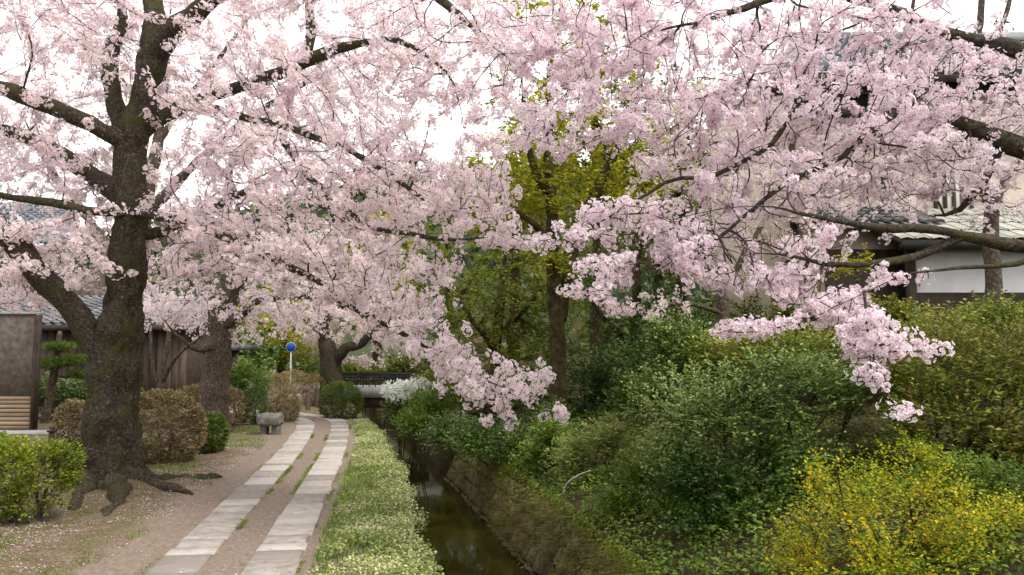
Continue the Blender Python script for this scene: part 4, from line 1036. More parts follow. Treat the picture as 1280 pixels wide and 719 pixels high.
# blue round sign on white pole
Ys = 40.0
sp_ = at(364, 434, Ys); sgz = gz(sp_[0], Ys)
sign = empty('road_sign', (sp_[0], Ys, sgz)); tag(sign, 'round blue traffic sign on a thin white pole down the path', 'sign')
V, F = tube([(sp_[0], Ys, sgz - .1), (sp_[0], Ys, sp_[2] + .24)], [.035, .035], 10); link('pole', mesh_np('pole', V, F, True), M['white_paint'], sign)
def disc(name, c, r, th, mat, parent, n=28):
    a = np.arange(n) * 2 * math.pi / n
    ring = lambda rr, y: np.c_[c[0] + rr * np.cos(a), np.full(n, c[1] + y), c[2] + rr * np.sin(a)]
    V = np.concatenate([ring(r, 0), ring(r, -th), [[c[0], c[1] - th, c[2]], [c[0], c[1], c[2]]]])
    k = np.arange(n); j = (k + 1) % n
    return link(name, mesh_np(name, V, [np.stack([k, j, n + j, n + k], 1), np.concatenate([np.stack([n + k, n + j, np.full(n, 2 * n)], 1), np.stack([j, k, np.full(n, 2 * n + 1)], 1)])]), M[mat], parent)
dsk = disc('disc', (sp_[0], Ys - .05, sp_[2]), .23, .02, 'sign_blue', sign)
disc('border', (sp_[0], Ys - .045, sp_[2]), .245, .015, 'white_paint', dsk)

# footbridge
Yq = 27.5
q0, q1 = XL(Yq) - .75, XL(Yq) + CANAL_W + 1.1
bt = at(460, 484, Yq)[2]; bb = at(460, 497, Yq)[2]; rt_ = at(460, 467, Yq)[2]
br = empty('footbridge', ((q0 + q1) / 2, Yq, bb)); tag(br, 'small concrete footbridge with dark railings spanning the canal', 'bridge')
part_box('deck', 'concrete', br, q0, q1, Yq - .1, Yq + 1.6, bb, bt)
part_box('girder', 'wood_dark', br, q0 + .4, q1 - .3, Yq + .05, Yq + .3, bb - .35, bb - .003)
for s, pos in ((0, q0), (1, q1 - .4)): part_box('abutment', 'granite_dark', br, pos, pos + .4, Yq - .05, Yq + 1.5, -1.6, bb - .004)
for yy in (Yq - .02, Yq + 1.5):
    rl = part_box('rail', 'black_metal', br, q0, q1, yy, yy + .05, rt_ - .05, rt_)
    part_box('lower_rail', 'black_metal', rl, q0, q1, yy + .004, yy + .046, bt + .16, bt + .20)
    part_box('middle_rail', 'black_metal', rl, q0, q1, yy + .006, yy + .044, bt + .32, bt + .35)
    for xx in np.arange(q0 + .04 + (.05 if yy > Yq else 0), q1, .21):
        part_box('baluster', 'black_metal', rl, xx, xx + .03, yy + .01, yy + .04, bt, rt_ - .051)

# wooden posts with a rail at the bend of the path
for (px_, Yp, lab) in ((385, 23.6, 'stubby brown wooden post at the bend in the path, nearer the slabs'), (395.5, 25.0, 'brown wooden post in the shade between brown dome and round green bush')):
    p_ = at(px_, 500, Yp); z0 = gz(p_[0], Yp); z1 = at(px_, 484, Yp)[2]
    po = empty('wooden_post', (p_[0], Yp, z0)); tag(po, lab, 'post')
    V, F = tube([(p_[0], Yp, z0 - .1), (p_[0], Yp, z0 + .4), (p_[0], Yp, z1)], [.075, .07, .068], 9, .05); link('shaft', mesh_np('shaft', V, F, True), M['wood_brown'], po)
    disc('band', (p_[0], Yp - .055, z1 - .1), .03, .02, 'black_metal', po, 10)
p_ = at(64, 553, 13.5)
po = empty('wooden_post', (p_[0], 13.5, gz(p_[0], 13.5))); tag(po, 'short dark stake behind the round green bush at far left', 'post')
V, F = tube([(p_[0], 13.5, -.1), (p_[0], 13.5, .2), (p_[0], 13.5, at(64, 540, 13.5)[2])], [.05, .05, .048], 8, .05); link('shaft', mesh_np('shaft', V, F, True), M['wood_dark'], po)
part_box('cap', 'wood_dark', po, p_[0] - .055, p_[0] + .055, 13.445, 13.555, at(64, 540, 13.5)[2], at(64, 540, 13.5)[2] + .03)
# ------------------------------------------------------------------ leaf materials
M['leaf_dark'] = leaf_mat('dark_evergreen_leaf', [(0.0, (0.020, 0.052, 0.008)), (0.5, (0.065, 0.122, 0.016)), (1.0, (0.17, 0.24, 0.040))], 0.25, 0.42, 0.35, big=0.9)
M['leaf_bluegreen'] = leaf_mat('grey_green_leaf', [(0.0, (0.030, 0.070, 0.012)), (0.5, (0.12, 0.185, 0.036)), (0.85, (0.27, 0.34, 0.075)), (1.0, (0.37, 0.42, 0.16))], 0.25, 0.45, 0.35, big=0.8)
M['leaf_green'] = leaf_mat('fresh_green_leaf', [(0.0, (0.050, 0.10, 0.010)), (0.5, (0.12, 0.20, 0.020)), (1.0, (0.25, 0.33, 0.045))], 0.4, 0.45, 0.3, big=0.9)
M['leaf_lime'] = leaf_mat('yellow_green_young_leaf', [(0.0, (0.16, 0.18, 0.012)), (0.5, (0.32, 0.32, 0.025)), (1.0, (0.52, 0.47, 0.05))], 0.5, 0.5, 0.25, big=0.4)
M['leaf_olive'] = leaf_mat('olive_leaf', [(0.0, (0.050, 0.075, 0.006)), (0.5, (0.135, 0.175, 0.014)), (1.0, (0.27, 0.29, 0.030))], 0.35, 0.5, 0.25, big=0.5)
M['leaf_bronze'] = leaf_mat('bronze_green_leaf', [(0.0, (0.060, 0.095, 0.012)), (0.5, (0.18, 0.23, 0.032)), (0.9, (0.36, 0.38, 0.075)), (1.0, (0.34, 0.22, 0.06))], 0.3, 0.5, 0.25, big=0.9)
M['leaf_azalea'] = leaf_mat('azalea_leaf', [(0.0, (0.06, 0.10, 0.010)), (0.5, (0.17, 0.225, 0.015)), (1.0, (0.36, 0.38, 0.035))], 0.4, 0.45, 0.3, big=1.4)
M['leaf_clip_green'] = leaf_mat('clipped_green_leaf', [(0.0, (0.030, 0.062, 0.008)), (0.5, (0.085, 0.135, 0.015)), (1.0, (0.16, 0.21, 0.03))], 0.3, 0.5, 0.25, big=1.6)
M['leaf_brown'] = leaf_mat('winter_brown_leaf', [(0.0, (0.10, 0.068, 0.036)), (0.5, (0.25, 0.18, 0.10)), (0.85, (0.40, 0.31, 0.175)), (1.0, (0.28, 0.28, 0.07))], 0.3, 0.6, 0.15, big=1.6)
M['leaf_gold'] = leaf_mat('golden_flower_and_leaf', [(0.0, (0.07, 0.13, 0.010)), (0.35, (0.19, 0.26, 0.012)), (0.6, (0.36, 0.38, 0.016)), (0.85, (0.54, 0.48, 0.020)), (1.0, (0.60, 0.42, 0.02))], 0.4, 0.5, 0.2, big=1.1)
M['leaf_cover'] = leaf_mat('pale_ground_cover_leaf', [(0.0, (0.08, 0.13, 0.020)), (0.4, (0.21, 0.26, 0.065)), (0.75, (0.40, 0.42, 0.16)), (1.0, (0.58, 0.57, 0.33))], 0.35, 0.5, 0.25, big=1.2)
M['grass'] = leaf_mat('green_grass_blade', [(0.0, (0.05, 0.10, 0.010)), (0.5, (0.13, 0.21, 0.020)), (1.0, (0.28, 0.33, 0.05))], 0.4, 0.5, 0.25, big=1.0)
M['dry_grass'] = leaf_mat('dry_brown_grass_blade', [(0.0, (0.09, 0.07, 0.018)), (0.5, (0.23, 0.18, 0.060)), (0.8, (0.38, 0.31, 0.125)), (1.0, (0.20, 0.22, 0.03))], 0.35, 0.6, 0.15, big=1.2)
M['frond'] = leaf_mat('pale_arching_frond', [(0.0, (0.09, 0.14, 0.018)), (0.5, (0.22, 0.28, 0.05)), (1.0, (0.46, 0.48, 0.20))], 0.4, 0.5, 0.25, big=1.2)
M['petal_fallen'] = leaf_mat('fallen_petals', [(0.0, (0.22, 0.13, 0.08)), (0.3, (0.42, 0.30, 0.24)), (0.5, (0.62, 0.50, 0.46)), (1.0, (0.80, 0.71, 0.68))], 0.2, 0.6, 0.1)

def dome(w, d, h): return [(0, 0, h * 0.42, w / 2, d / 2, h * 0.58)]
def clipped(label, px, base_y, wpx, top_y, mat, Y=None, depth=None, dens=2600, size=.044, name='clipped_bush', boxy=False, group=None):
    p = on_ground(px, base_y) if Y is None else at(px, base_y, Y)
    Y = p[1]
    w = wpx * Y / FPX
    h = at(px, top_y, Y)[2]
    z0 = gz(p[0], Y)
    h = h - z0
    d = depth or w
    lob = dome(w, d, h)
    if boxy: lob = [(-w * .15, 0, h * .45, w * .36, d * .5, h * .55), (w * .15, 0, h * .45, w * .36, d * .5, h * .55), (0, 0, h * .3, w * .5, d * .5, h * .5)]
    return shrub(name, label, (p[0], Y, z0), lob, mat, tips=int(.6 * dens * max(.5, w * h)), n=7, length=.075, size=size, width=.26, shell=.12, stems=4, up=.2, clump=.32, droop=0, stem_r=.02, inner=.12, bark='bark_grey', cat='bush', group=group, under=.3, twigs=False)

# ------------------------------------------------------------------ bushes along the left of the path
clipped('large clipped brown dome bush just behind the foot of the old leaning cherry', 203, 578, 100, 488, 'leaf_brown', dens=3600)
clipped('yellowish brown clipped bush on the house side of the old leaning cherry', 92, 566, 52, 499, 'leaf_brown', dens=3600)
clipped('brown clipped dome bush standing against the grey forked cherry', 262, 532, 98, 478, 'leaf_brown', Y=18.8, dens=2200)
clipped('small flat-topped green clipped bush between two brown domes', 263, 567, 42, 515, 'leaf_clip_green', dens=3600)
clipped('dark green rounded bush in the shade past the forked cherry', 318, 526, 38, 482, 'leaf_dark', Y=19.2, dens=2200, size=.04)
clipped('square-cut brown hedge bush behind the stone bench', 350, 527, 48, 486, 'leaf_brown', Y=20.3, dens=2000, boxy=True)
clipped('taller brown hedge bush rising behind the square-cut one', 348, 520, 44, 464, 'leaf_brown', Y=22.0, dens=1700, boxy=True)
clipped('round glossy green clipped bush in front of the footbridge', 425, 523, 56, 477, 'leaf_clip_green', Y=21.3, dens=3000)
clipped('little brown ball bush left of the cream-blossomed cherry trunk', 393, 500, 32, 468, 'leaf_brown', Y=26.0, dens=1500)
clipped('golden brown clipped bush below the blue sign', 368, 495, 50, 462, 'leaf_brown', Y=33.0, dens=900, size=.05)
# lush azalea at far left foreground
pz = on_ground(35, 668)
shrub('azalea_bush', 'bright yellow-green leafy azalea bush near the old cherry roots', (pz[0] - .30, pz[1] + .45, gz(pz[0], pz[1] + .45)),
      [(0, 0, .46, .52, .5, .46), (-.5, .1, .48, .5, .5, .46), (.18, .1, .58, .36, .4, .32), (-.3, -.1, .62, .4, .4, .32)], 'leaf_azalea', tips=2300, n=9, length=.13, size=.036, width=.34, shell=.3, stems=7, up=.7, clump=.5, cat='bush', bark='bark_grey')
# greenery by the plank house
shrub('evergreen_shrub', 'dark glossy evergreen hedge by the grey garden wall', (at(80, 500, 20.5)[0], 20.5, .05), [(-.8, 0, .6, .9, .6, .7), (.4, 0, .55, .9, .6, .65), (1.3, .2, .5, .7, .6, .6)], 'leaf_dark', tips=1500, n=8, length=.2, size=.07, shell=.4, clump=.4)
shrub('evergreen_shrub', 'bright green broadleaf shrub behind the grey forked cherry', (at(300, 470, 21.0)[0], 21.0, .05), [(0, 0, .9, .55, .5, .75), (.4, .2, .7, .5, .5, .65)], 'leaf_green', tips=900, n=8, length=.2, size=.06, shell=.4, clump=.4)
# cloud-pruned pine beside the wall
Yp = 19.3; bp = G(at(57, 500, Yp)[0], Yp, -.05)
pine = empty('pine_tree', tuple(bp)); tag(pine, 'small cloud-pruned garden pine with leaning stem beside the grey wall', 'tree')
C = limb_nodes([[(bp[0], Yp, -.1, .11)] + px_limb([(60, 505, Yp, .10), (66, 470, Yp, .09), (72, 440, Yp, .07), (75, 415, Yp, .05)])], .12, .02)[0]
V, F = tube(C[:, :3], C[:, 3], 10, .15, 6.0); link('trunk', mesh_np('trunk', V, F, True), M['bark_grey'], pine)
for (a, b, ry, rx) in ((62, 455, .16, .55), (92, 452, .14, .40), (75, 435, .12, .40), (100, 470, .10, .3)):
    c = at(a, b, Yp); m_ = int(rx * 900)
    d = rdir(m_); q = c + d * np.array([rx, rx * .9, ry]) * (rng.uniform(.2, 1, m_) ** .5)[:, None]
    A = unit(np.array([0, 0, .7]) + rdir(m_) * .6)
    k = 6
    V, F = leaf_geo(np.repeat(q, k, 0), unit(np.repeat(A, k, 0) + rdir(m_ * k) * .7), rdir(m_ * k), .11, .05, 0)
    pad = link('needle_pad', mesh_np('needle_pad', V, F), M['leaf_clip_green'], pine, 'stuff')
    j = C[np.argmin(np.linalg.norm(C[:, :3] - c, axis=1)), :3]
    V, F = tube([j, (j + c) / 2 + [0, 0, -.04], c], [.035, .025, .012], 6); link('branch', mesh_np('branch', V, F, True), M['bark_grey'], pine)

# ------------------------------------------------------------------ right bank
def gb(px, py, Y):  # base on the ground below that pixel
    p = at(px, py, Y); return (p[0], Y, gz(p[0], Y))
def lobes_px(base, lst):
    out = []
    for px, py, Y, rx, ry, rY in lst:
        c = at(px, py, Y) - np.asarray(base); out.append((*c, rx * Y / FPX, rY, ry * Y / FPX))
    return out
def pxshrub(name, label, bpx, Y, lst, mat, **kw):
    b = gb(bpx, 500, Y); return shrub(name, label, b, lobes_px(b, lst), mat, **kw)

# golden shrub in front
pxshrub('golden_shrub', 'golden yellow flowering shrub with wispy shoots at the front of the bank', 1110, 6.6,
        [(1070, 625, 6.5, 85, 62, .55), (1140, 600, 6.7, 80, 52, .5), (1265, 640, 6.9, 50, 40, .4), (1150, 560, 6.8, 40, 30, .3), (1180, 660, 6.6, 95, 70, .6), (1010, 690, 6.5, 70, 60, .5), (1110, 690, 6.3, 110, 80, .6), (1030, 585, 6.6, 34, 30, .25), (1240, 690, 6.7, 60, 60, .5)],
        'leaf_gold', tips=3300, n=8, length=.19, size=.030, width=.36, shell=.5, clump=.95, up=.9, stems=12, stem_r=.012, droop=.1, inner=.4)
# fresh green growth right of it
pxshrub('leafy_shrub', 'fresh green low leafy shrub between golden shrub and bronze hedge', 1250, 7.6, [(1240, 600, 7.6, 60, 40, .5), (1290, 640, 7.5, 60, 60, .5), (1185, 590, 7.9, 45, 35, .4)], 'leaf_green', tips=900, n=9, length=.16, size=.035, shell=.5, clump=.5)
# bronze-green hedge mass on the right
pxshrub('bronze_shrub', 'tall bronze-green leafy shrub below the white house wall', 1210, 9.6,
        [(1180, 440, 9.6, 70, 68, .8), (1260, 450, 9.6, 80, 75, .9), (1210, 520, 9.2, 100, 70, .8), (1290, 540, 9.0, 70, 80, .8), (1130, 470, 9.9, 50, 55, .7), (1150, 540, 9.4, 60, 60, .6), (1235, 390, 10.2, 60, 30, .5)],
        'leaf_bronze', tips=3200, n=9, length=.20, size=.058, shell=.45, clump=.6, stems=9, up=.6)
pxshrub('bronze_shrub', 'bronze-green hedge shrub running on towards the right-hand cherry trunk', 1420, 9.6,
        [(1390, 470, 9.6, 80, 80, .9), (1480, 480, 9.6, 80, 80, .9), (1430, 550, 9.2, 110, 70, .8)], 'leaf_bronze', tips=1500, n=9, length=.20, size=.062, shell=.45, clump=.6, stems=6, up=.6)
# big dark mound in the middle
pxshrub('evergreen_shrub', 'great dark evergreen bush with grey-green crown in the middle of the bank', 900, 9.8,
        [(890, 515, 9.9, 90, 66, .9), (960, 490, 10.2, 95, 62, .9), (1030, 485, 10.3, 80, 60, .8), (845, 560, 9.6, 50, 40, .5), (990, 560, 9.8, 80, 50, .6)],
        'leaf_bluegreen', tips=2500, n=9, length=.20, size=.056, shell=.45, clump=.65, stems=9, up=.45, inner=.45)
pxshrub('evergreen_shrub', 'lower part of the great evergreen bush, its shade put into darker leaves', 900, 9.0,
        [(860, 600, 9.1, 60, 50, .55), (930, 610, 9.0, 75, 55, .6), (890, 665, 8.7, 80, 50, .55), (985, 600, 9.2, 60, 50, .5)], 'leaf_dark', tips=1500, n=9, length=.18, size=.055, shell=.5, clump=.75, stems=6, up=.4, inner=.4)  # same mound's lower part: its shade is put into a darker leaf colour
pxshrub('evergreen_shrub', 'olive-tinted broad bush under the drooping pink boughs', 1020, 11.4,
        [(980, 445, 11.4, 90, 45, .8), (1060, 450, 11.5, 80, 50, .8), (1110, 440, 11.8, 50, 50, .7), (910, 440, 11.6, 60, 35, .6)],
        'leaf_bronze', tips=2000, n=9, length=.2, size=.062, shell=.45, clump=.55, up=.5)
# arching spray tops left of it
pxshrub('arching_shrub', 'tall loose green shrub with long upswept sprays in mid bank', 850, 12.4,
        [(860, 440, 12.4, 55, 55, .7), (820, 480, 12.2, 50, 45, .6), (885, 490, 12.0, 60, 50, .6), (840, 420, 12.6, 40, 40, .5)], 'leaf_bluegreen', tips=1500, n=11, length=.34, size=.06, shell=.6, clump=.7, up=.8, droop=.35)
pxshrub('arching_shrub', 'light green arching bamboo-like shrub overhanging the stone wall', 745, 12.6,
        [(760, 545, 12.6, 50, 40, .6), (720, 560, 12.8, 45, 36, .6), (790, 580, 12.2, 40, 40, .5), (745, 590, 12.4, 50, 34, .5)], 'frond', tips=1100, n=11, length=.30, size=.075, width=.13, shell=.6, clump=.6, up=.5, droop=.6)
pxshrub('arching_shrub', 'fine yellow-green drooping shrub spilling towards the water', 820, 10.4,
        [(800, 590, 10.4, 45, 40, .5), (770, 620, 10.2, 40, 34, .45), (830, 640, 9.8, 45, 40, .45)], 'leaf_green', tips=1000, n=11, length=.24, size=.045, width=.2, shell=.6, clump=.6, up=.3, droop=.7)
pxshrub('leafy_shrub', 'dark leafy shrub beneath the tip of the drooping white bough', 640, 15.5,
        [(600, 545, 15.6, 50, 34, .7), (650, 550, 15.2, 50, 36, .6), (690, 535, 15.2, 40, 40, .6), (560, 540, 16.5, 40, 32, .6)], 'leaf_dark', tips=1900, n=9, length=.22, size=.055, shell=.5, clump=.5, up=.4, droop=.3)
pxshrub('leafy_shrub', 'bright green leafy shrub in the gap beside the drooping white bough', 700, 14.2, [(690, 545, 14.0, 34, 32, .5), (665, 570, 13.8, 30, 26, .4)], 'leaf_green', tips=700, n=9, length=.2, size=.05, shell=.5, clump=.5, up=.4, droop=.4)
pxshrub('leafy_shrub', 'yellow-green bush at the head of the canal under white flowers', 520, 19.5,
        [(520, 530, 19.6, 34, 24, .6), (545, 510, 20.2, 40, 30, .7), (500, 515, 20.6, 26, 20, .5)], 'leaf_green', tips=1200, n=9, length=.2, size=.06, shell=.5, clump=.5)
# white spirea
b = gb(500, 500, 20.8)
sp = pxshrub('spirea_bush', 'white flowering spirea bush by the end of the footbridge', 505, 20.8, [(500, 495, 20.8, 22, 20, .5), (520, 488, 21.0, 22, 16, .4)], 'leaf_green', tips=420, n=8, length=.2, size=.05, shell=.5, clump=.4, up=.5)
pts = blob_points(px_blobs([(498, 490, 20.7, 22, 16, .45, 230), (522, 484, 20.9, 20, 12, .4, 150)]))
V, F, ctr = flower_geo(pts, np.full(len(pts), 9), np.full(len(pts), .07), .045)
link('flowers', mesh_np('flowers', V, F, False), M['white_flower'], sp, 'stuff')

# ------------------------------------------------------------------ trees on the right bank
def tree_px(name, label, bpx, Y, trunk, limbs, blobs, mat, **kw):
    b = gb(bpx, 480, Y)
    b = np.array([b[0], Y, gz(b[0], Y) - .05])
    t0 = px_limb(trunk)
    return broadleaf(name, label, tuple(b), [(b[0], b[1], b[2] - .1, trunk[0][3] * 1.15)] + t0, [px_limb(l) for l in limbs], px_blobs(blobs), mat, **kw)
Yt = 17.5
tree_px('maple_tree', 'tall many-limbed tree in fresh yellow-green leaf behind the canal', 696, Yt,
        [(698, 470, Yt, .19), (695, 400, Yt, .175), (690, 320, Yt, .15), (688, 250, Yt, .13), (685, 180, Yt, .11), (688, 110, Yt, .10), (690, 40, Yt, .07), (695, -30, Yt, .04)],
        [[(700, 400, Yt, .16), (712, 330, Yt + .2, .14), (735, 260, Yt + .3, .12), (765, 200, Yt + .4, .1), (790, 140, Yt + .4, .07), (815, 70, Yt + .4, .04)],
         [(765, 200, Yt + .4, .08), (745, 150, Yt + .5, .06), (735, 90, Yt + .6, .05), (745, 20, Yt + .6, .03)],
         [(688, 250, Yt, .1), (665, 200, Yt - .3, .08), (655, 140, Yt - .4, .05), (650, 70, Yt - .5, .03)],
         [(690, 300, Yt, .09), (650, 270, Yt - .4, .06), (620, 250, Yt - .6, .04)],
         [(735, 262, Yt + .3, .06), (780, 250, Yt + .1, .05), (820, 220, Yt, .03)]],
        [(700, 130, Yt, 90, 90, 2.2, 150), (760, 60, Yt, 80, 70, 2.0, 90), (640, 240, Yt - .2, 60, 36, 1.4, 130), (700, 240, Yt, 60, 50, 1.5, 110), (770, 230, Yt, 60, 60, 1.5, 110), (660, 60, Yt, 60, 60, 1.6, 60), (830, 200, Yt, 50, 60, 1.4, 60), (700, 330, Yt - .5, 45, 50, .8, 60), (700, 20, Yt, 90, 50, 2.0, 90)],
        'leaf_lime', n=9, length=.30, size=.095, per=.11, trunk_n=14)
Yu = 21.0
tree_px('evergreen_tree', 'dense dark olive evergreen tree standing by the head of the canal', 620, Yu,
        [(622, 480, Yu, .2), (620, 430, Yu, .17), (625, 380, Yu, .13), (630, 330, Yu, .08), (635, 290, Yu, .04)],
        [[(622, 440, Yu, .1), (590, 400, Yu - .4, .07), (570, 370, Yu - .5, .04)], [(624, 420, Yu, .1), (660, 380, Yu - .3, .07), (690, 350, Yu - .4, .04)]],
        [(625, 370, Yu, 80, 60, 2.0, 260), (600, 440, Yu - .3, 70, 50, 1.8, 240), (660, 440, Yu - .3, 60, 60, 1.8, 220), (690, 370, Yu, 50, 50, 1.6, 130), (570, 480, Yu, 60, 30, 1.5, 110)],
        'leaf_olive', n=9, length=.26, size=.075, per=.085, trunk_n=10)
Yv = 23.0
tree_px('evergreen_tree', 'shaded deep green evergreen behind the pale cherry on the right bank', 790, Yv,
        [(790, 480, Yv, .2), (790, 420, Yv, .17), (795, 350, Yv, .12), (800, 280, Yv, .06)],
        [[(790, 430, Yv, .1), (750, 390, Yv, .07), (730, 350, Yv, .04)], [(793, 400, Yv, .1), (840, 360, Yv, .07), (880, 320, Yv, .04)]],
        [(790, 360, Yv, 90, 70, 2.0, 240), (850, 420, Yv - 2, 80, 60, 1.6, 240), (760, 450, Yv - 1, 70, 50, 1.6, 190), (900, 350, Yv, 70, 60, 1.8, 150)],
        'leaf_dark', n=9, length=.26, size=.08, per=.10, trunk_n=10)
Yw = 19.5
tree_px('evergreen_tree', 'tree with yellowish green leaves showing below the house wall', 930, Yw,
        [(930, 470, Yw, .14), (932, 400, Yw, .11), (940, 340, Yw, .07), (945, 300, Yw, .04)],
        [[(931, 410, Yw, .07), (970, 370, Yw - .2, .05), (1010, 345, Yw - .3, .03)]],
        [(940, 390, Yw, 60, 50, 1.2, 130), (1010, 350, Yw - 2.5, 50, 40, .8, 90), (1070, 325, 14.0, 22, 18, .4, 40), (960, 330, Yw, 50, 40, 1.2, 70)],
        'leaf_lime', n=8, length=.24, size=.07, per=.12, trunk_n=9)
# undergrowth that closes the view along the bank
for lab, bpx, Y, lst, mt, tp in (
    ('shady green thicket under the yellow-green tree', 720, 19.0, [(690, 490, 19, 60, 40, .9), (750, 480, 19, 60, 50, .9), (800, 470, 18.6, 50, 50, .8)], 'leaf_dark', 1500),
    ('olive thicket at the back beneath the dense evergreen', 590, 23.0, [(560, 490, 23, 60, 34, 1.0), (620, 490, 23, 60, 36, 1.0)], 'leaf_olive', 1200),
    ('dark tall thicket behind the great evergreen bush', 870, 16.5, [(820, 440, 16.5, 50, 50, .8), (880, 430, 16.5, 50, 60, .8), (940, 420, 16.8, 60, 55, .8), (790, 490, 16, 40, 40, .6)], 'leaf_dark', 1900),
    ('leafy hedge in front of the house bay', 1040, 13.8, [(1000, 400, 13.8, 50, 50, .6), (1070, 400, 13.8, 50, 42, .6), (1120, 400, 13.8, 40, 34, .5)], 'leaf_bronze', 1300),
    ('deep olive thicket filling the gap behind the tall tree trunk', 730, 29.0, [(680, 440, 29, 50, 50, 1.2), (740, 430, 29, 60, 60, 1.2), (790, 440, 29, 50, 50, 1.2)], 'leaf_olive', 1300),
    ('green hedge just beyond the footbridge', 470, 33.0, [(440, 470, 33, 50, 22, 1.2), (500, 465, 33, 50, 26, 1.2), (550, 460, 33, 50, 34, 1.2)], 'leaf_olive', 900),
    ('mixed green hedge far down the path', 330, 45.0, [(300, 460, 45, 60, 26, 2), (380, 462, 45, 50, 22, 2), (420, 460, 47, 40, 24, 2)], 'leaf_green', 800)):
    far_ = Y > 30
    pxshrub('thicket', lab, bpx, Y, lst, mt, tips=tp, n=9, length=.5 if far_ else .28, size=.17 if far_ else .085, shell=.6, clump=.5, up=.4, droop=.2, twigs=not far_)
# trees further off along the canal
far = [('broad tree in golden green spring leaf beyond the footbridge', 470, 40, 330, 60, 90, 4, 'leaf_lime'),
       ('golden green tree rising behind the blue sign', 350, 46, 400, 60, 60, 4, 'leaf_lime'),
       ('tall rounded dark tree beyond the canal bend', 560, 44, 330, 90, 110, 5, 'leaf_olive'),
       ('far deep green tree behind the yellow-green limbs', 690, 38, 290, 80, 110, 4, 'leaf_olive'),
       ('bushy olive tree half hidden behind the pale cherry', 820, 34, 260, 80, 100, 4, 'leaf_olive'),
       ('tall airy golden green tree on the slope above the canal', 745, 27, 150, 95, 110, 3, 'leaf_lime'),
       ('bright green tree on the slope filling the gap beside the tall limbs', 640, 30, 230, 75, 80, 3, 'leaf_lime'),
       ('olive slope tree high behind the pale cherry', 850, 29, 170, 90, 90, 3, 'leaf_olive'),
       ('low dark tree at the end of the plank house', 300, 34, 440, 40, 34, 3, 'leaf_dark')]
for lab, px_, Y, py_c, rx, ry, rY, mt in far:
    tree_px('broadleaf_tree', lab, px_, Y, [(px_, 470, Y, .28), (px_ + 3, (470 + py_c) / 2, Y, .22), (px_ - 2, py_c, Y, .12), (px_, py_c - ry * .5, Y, .05)],
            [[(px_ + 2, py_c + ry * .4, Y, .14), (px_ - rx * .5, py_c, Y, .05)], [(px_ + 2, py_c + ry * .5, Y, .14), (px_ + rx * .5, py_c, Y, .05)]],
            [(px_, py_c, Y, rx, ry, rY, 260), (px_ - rx * .4, py_c + ry * .5, Y - 1, rx * .6, ry * .45, rY * .6, 90), (px_ + rx * .4, py_c + ry * .5, Y - 1, rx * .6, ry * .45, rY * .6, 90)], mt, n=8, length=.6, size=.20, per=.22, trunk_n=9, rlim=.05)

# ------------------------------------------------------------------ hills with woods
hx = np.linspace(-420, 420, 60); hyv = np.linspace(0, 1, 14)
ridge = np.interp(hx, [-420, -200, -120, -50, -25, 0, 60, 110, 200, 420], [20, 30, 34, 50, 55, 52, 62, 84, 110, 120]) + 4 * vnoise(np.c_[hx * .05, hx * 0, hx * 0], 3)
HX, HV = np.meshgrid(hx, hyv)
HY = 95 + HV * 135
HZ = -3 + np.interp(HV, [0, .15, 1], [0, .12, 1]) * ridge[None] + 2.5 * fbm(np.stack([HX * .03, HY * .03, 0 * HX], -1), 5) * (HV > .05)
i = np.arange(13)[:, None] * 60; j = np.arange(59)[None]
M['hill'] = solid_mat('forest_floor', [(0.3, (0.02, 0.03, 0.012)), (0.7, (0.05, 0.06, 0.025))], 0.2, 0.95, 0)
hl = link('hill', mesh_np('hill', np.stack([HX, HY, HZ], -1).reshape(-1, 3), np.stack([i + j, i + j + 1, i + 61 + j, i + 60 + j], -1).reshape(-1, 4), True), M['hill'])
tag(hl, 'wooded hillside closing the view behind the trees', 'hill', kind='structure')
M['leaf_far'] = leaf_mat('hillside_canopy', [(0.0, (0.020, 0.036, 0.018)), (0.5, (0.05, 0.075, 0.03)), (0.8, (0.12, 0.13, 0.04)), (1.0, (0.16, 0.11, 0.08))], 0.2, 0.6, 0.15, big=0.05)
nC = 1300
cx_ = rng.uniform(-190, 230, nC); cv = rng.uniform(0.05, 1.0, nC)
cyy = 95 + cv * 135
cz = -3 + np.interp(cv, [0, .15, 1], [0, .12, 1]) * np.interp(cx_, hx, ridge) + 3.0
m_ = 18
d = rdir(nC * m_)
P = np.repeat(np.c_[cx_, cyy, cz], m_, 0) + d * np.repeat(np.c_[rng.uniform(2, 4, nC), rng.uniform(2, 4, nC), rng.uniform(2.2, 5, nC)], m_, 0)
V, F = leaf_geo(P, rdir(len(P)), d, rng.uniform(1.2, 2.6, len(P)), .4, .1)
wd = tag(link('woods', mesh_np('woods', V, F), M['leaf_far']), 'far wood covering the hillside', 'woods', kind='stuff')

# ------------------------------------------------------------------ ground cover, grass and petals
def strip_pts(n, y0, y1, t0, t1, pw=1.6):
    y = y0 + (y1 - y0) * rng.uniform(0, 1, n) ** pw
    t = rng.uniform(0, 1, n)
    a = t0(y) if callable(t0) else t0; b = t1(y) if callable(t1) else t1
    x = XL(y) + a + (b - a) * t
    return x, y, t
inner = lambda y: path_x(y) + .72 - XL(y)
x, y, t = strip_pts(62000, 4.6, 20.5, inner, lambda yy: .12 + .12 * fbm(np.c_[yy * 1.8, yy * 0, yy * 0], 57), 1.5)
edge = np.clip(np.minimum(t / .12, 1), .15, 1)
nzv = fbm(np.c_[x * 1.5, y * 1.5, x * 0], 51)
keep = (rng.uniform(0, 1, len(x)) < edge) & (nzv > -.75 + .35 * (t < .45))
x, y, t = x[keep], y[keep], t[keep]
h = (.035 + .055 * (.5 + .5 * fbm(np.c_[x * 2, y * 2, x * 0], 52))) * np.clip(t / .2, .2, 1)
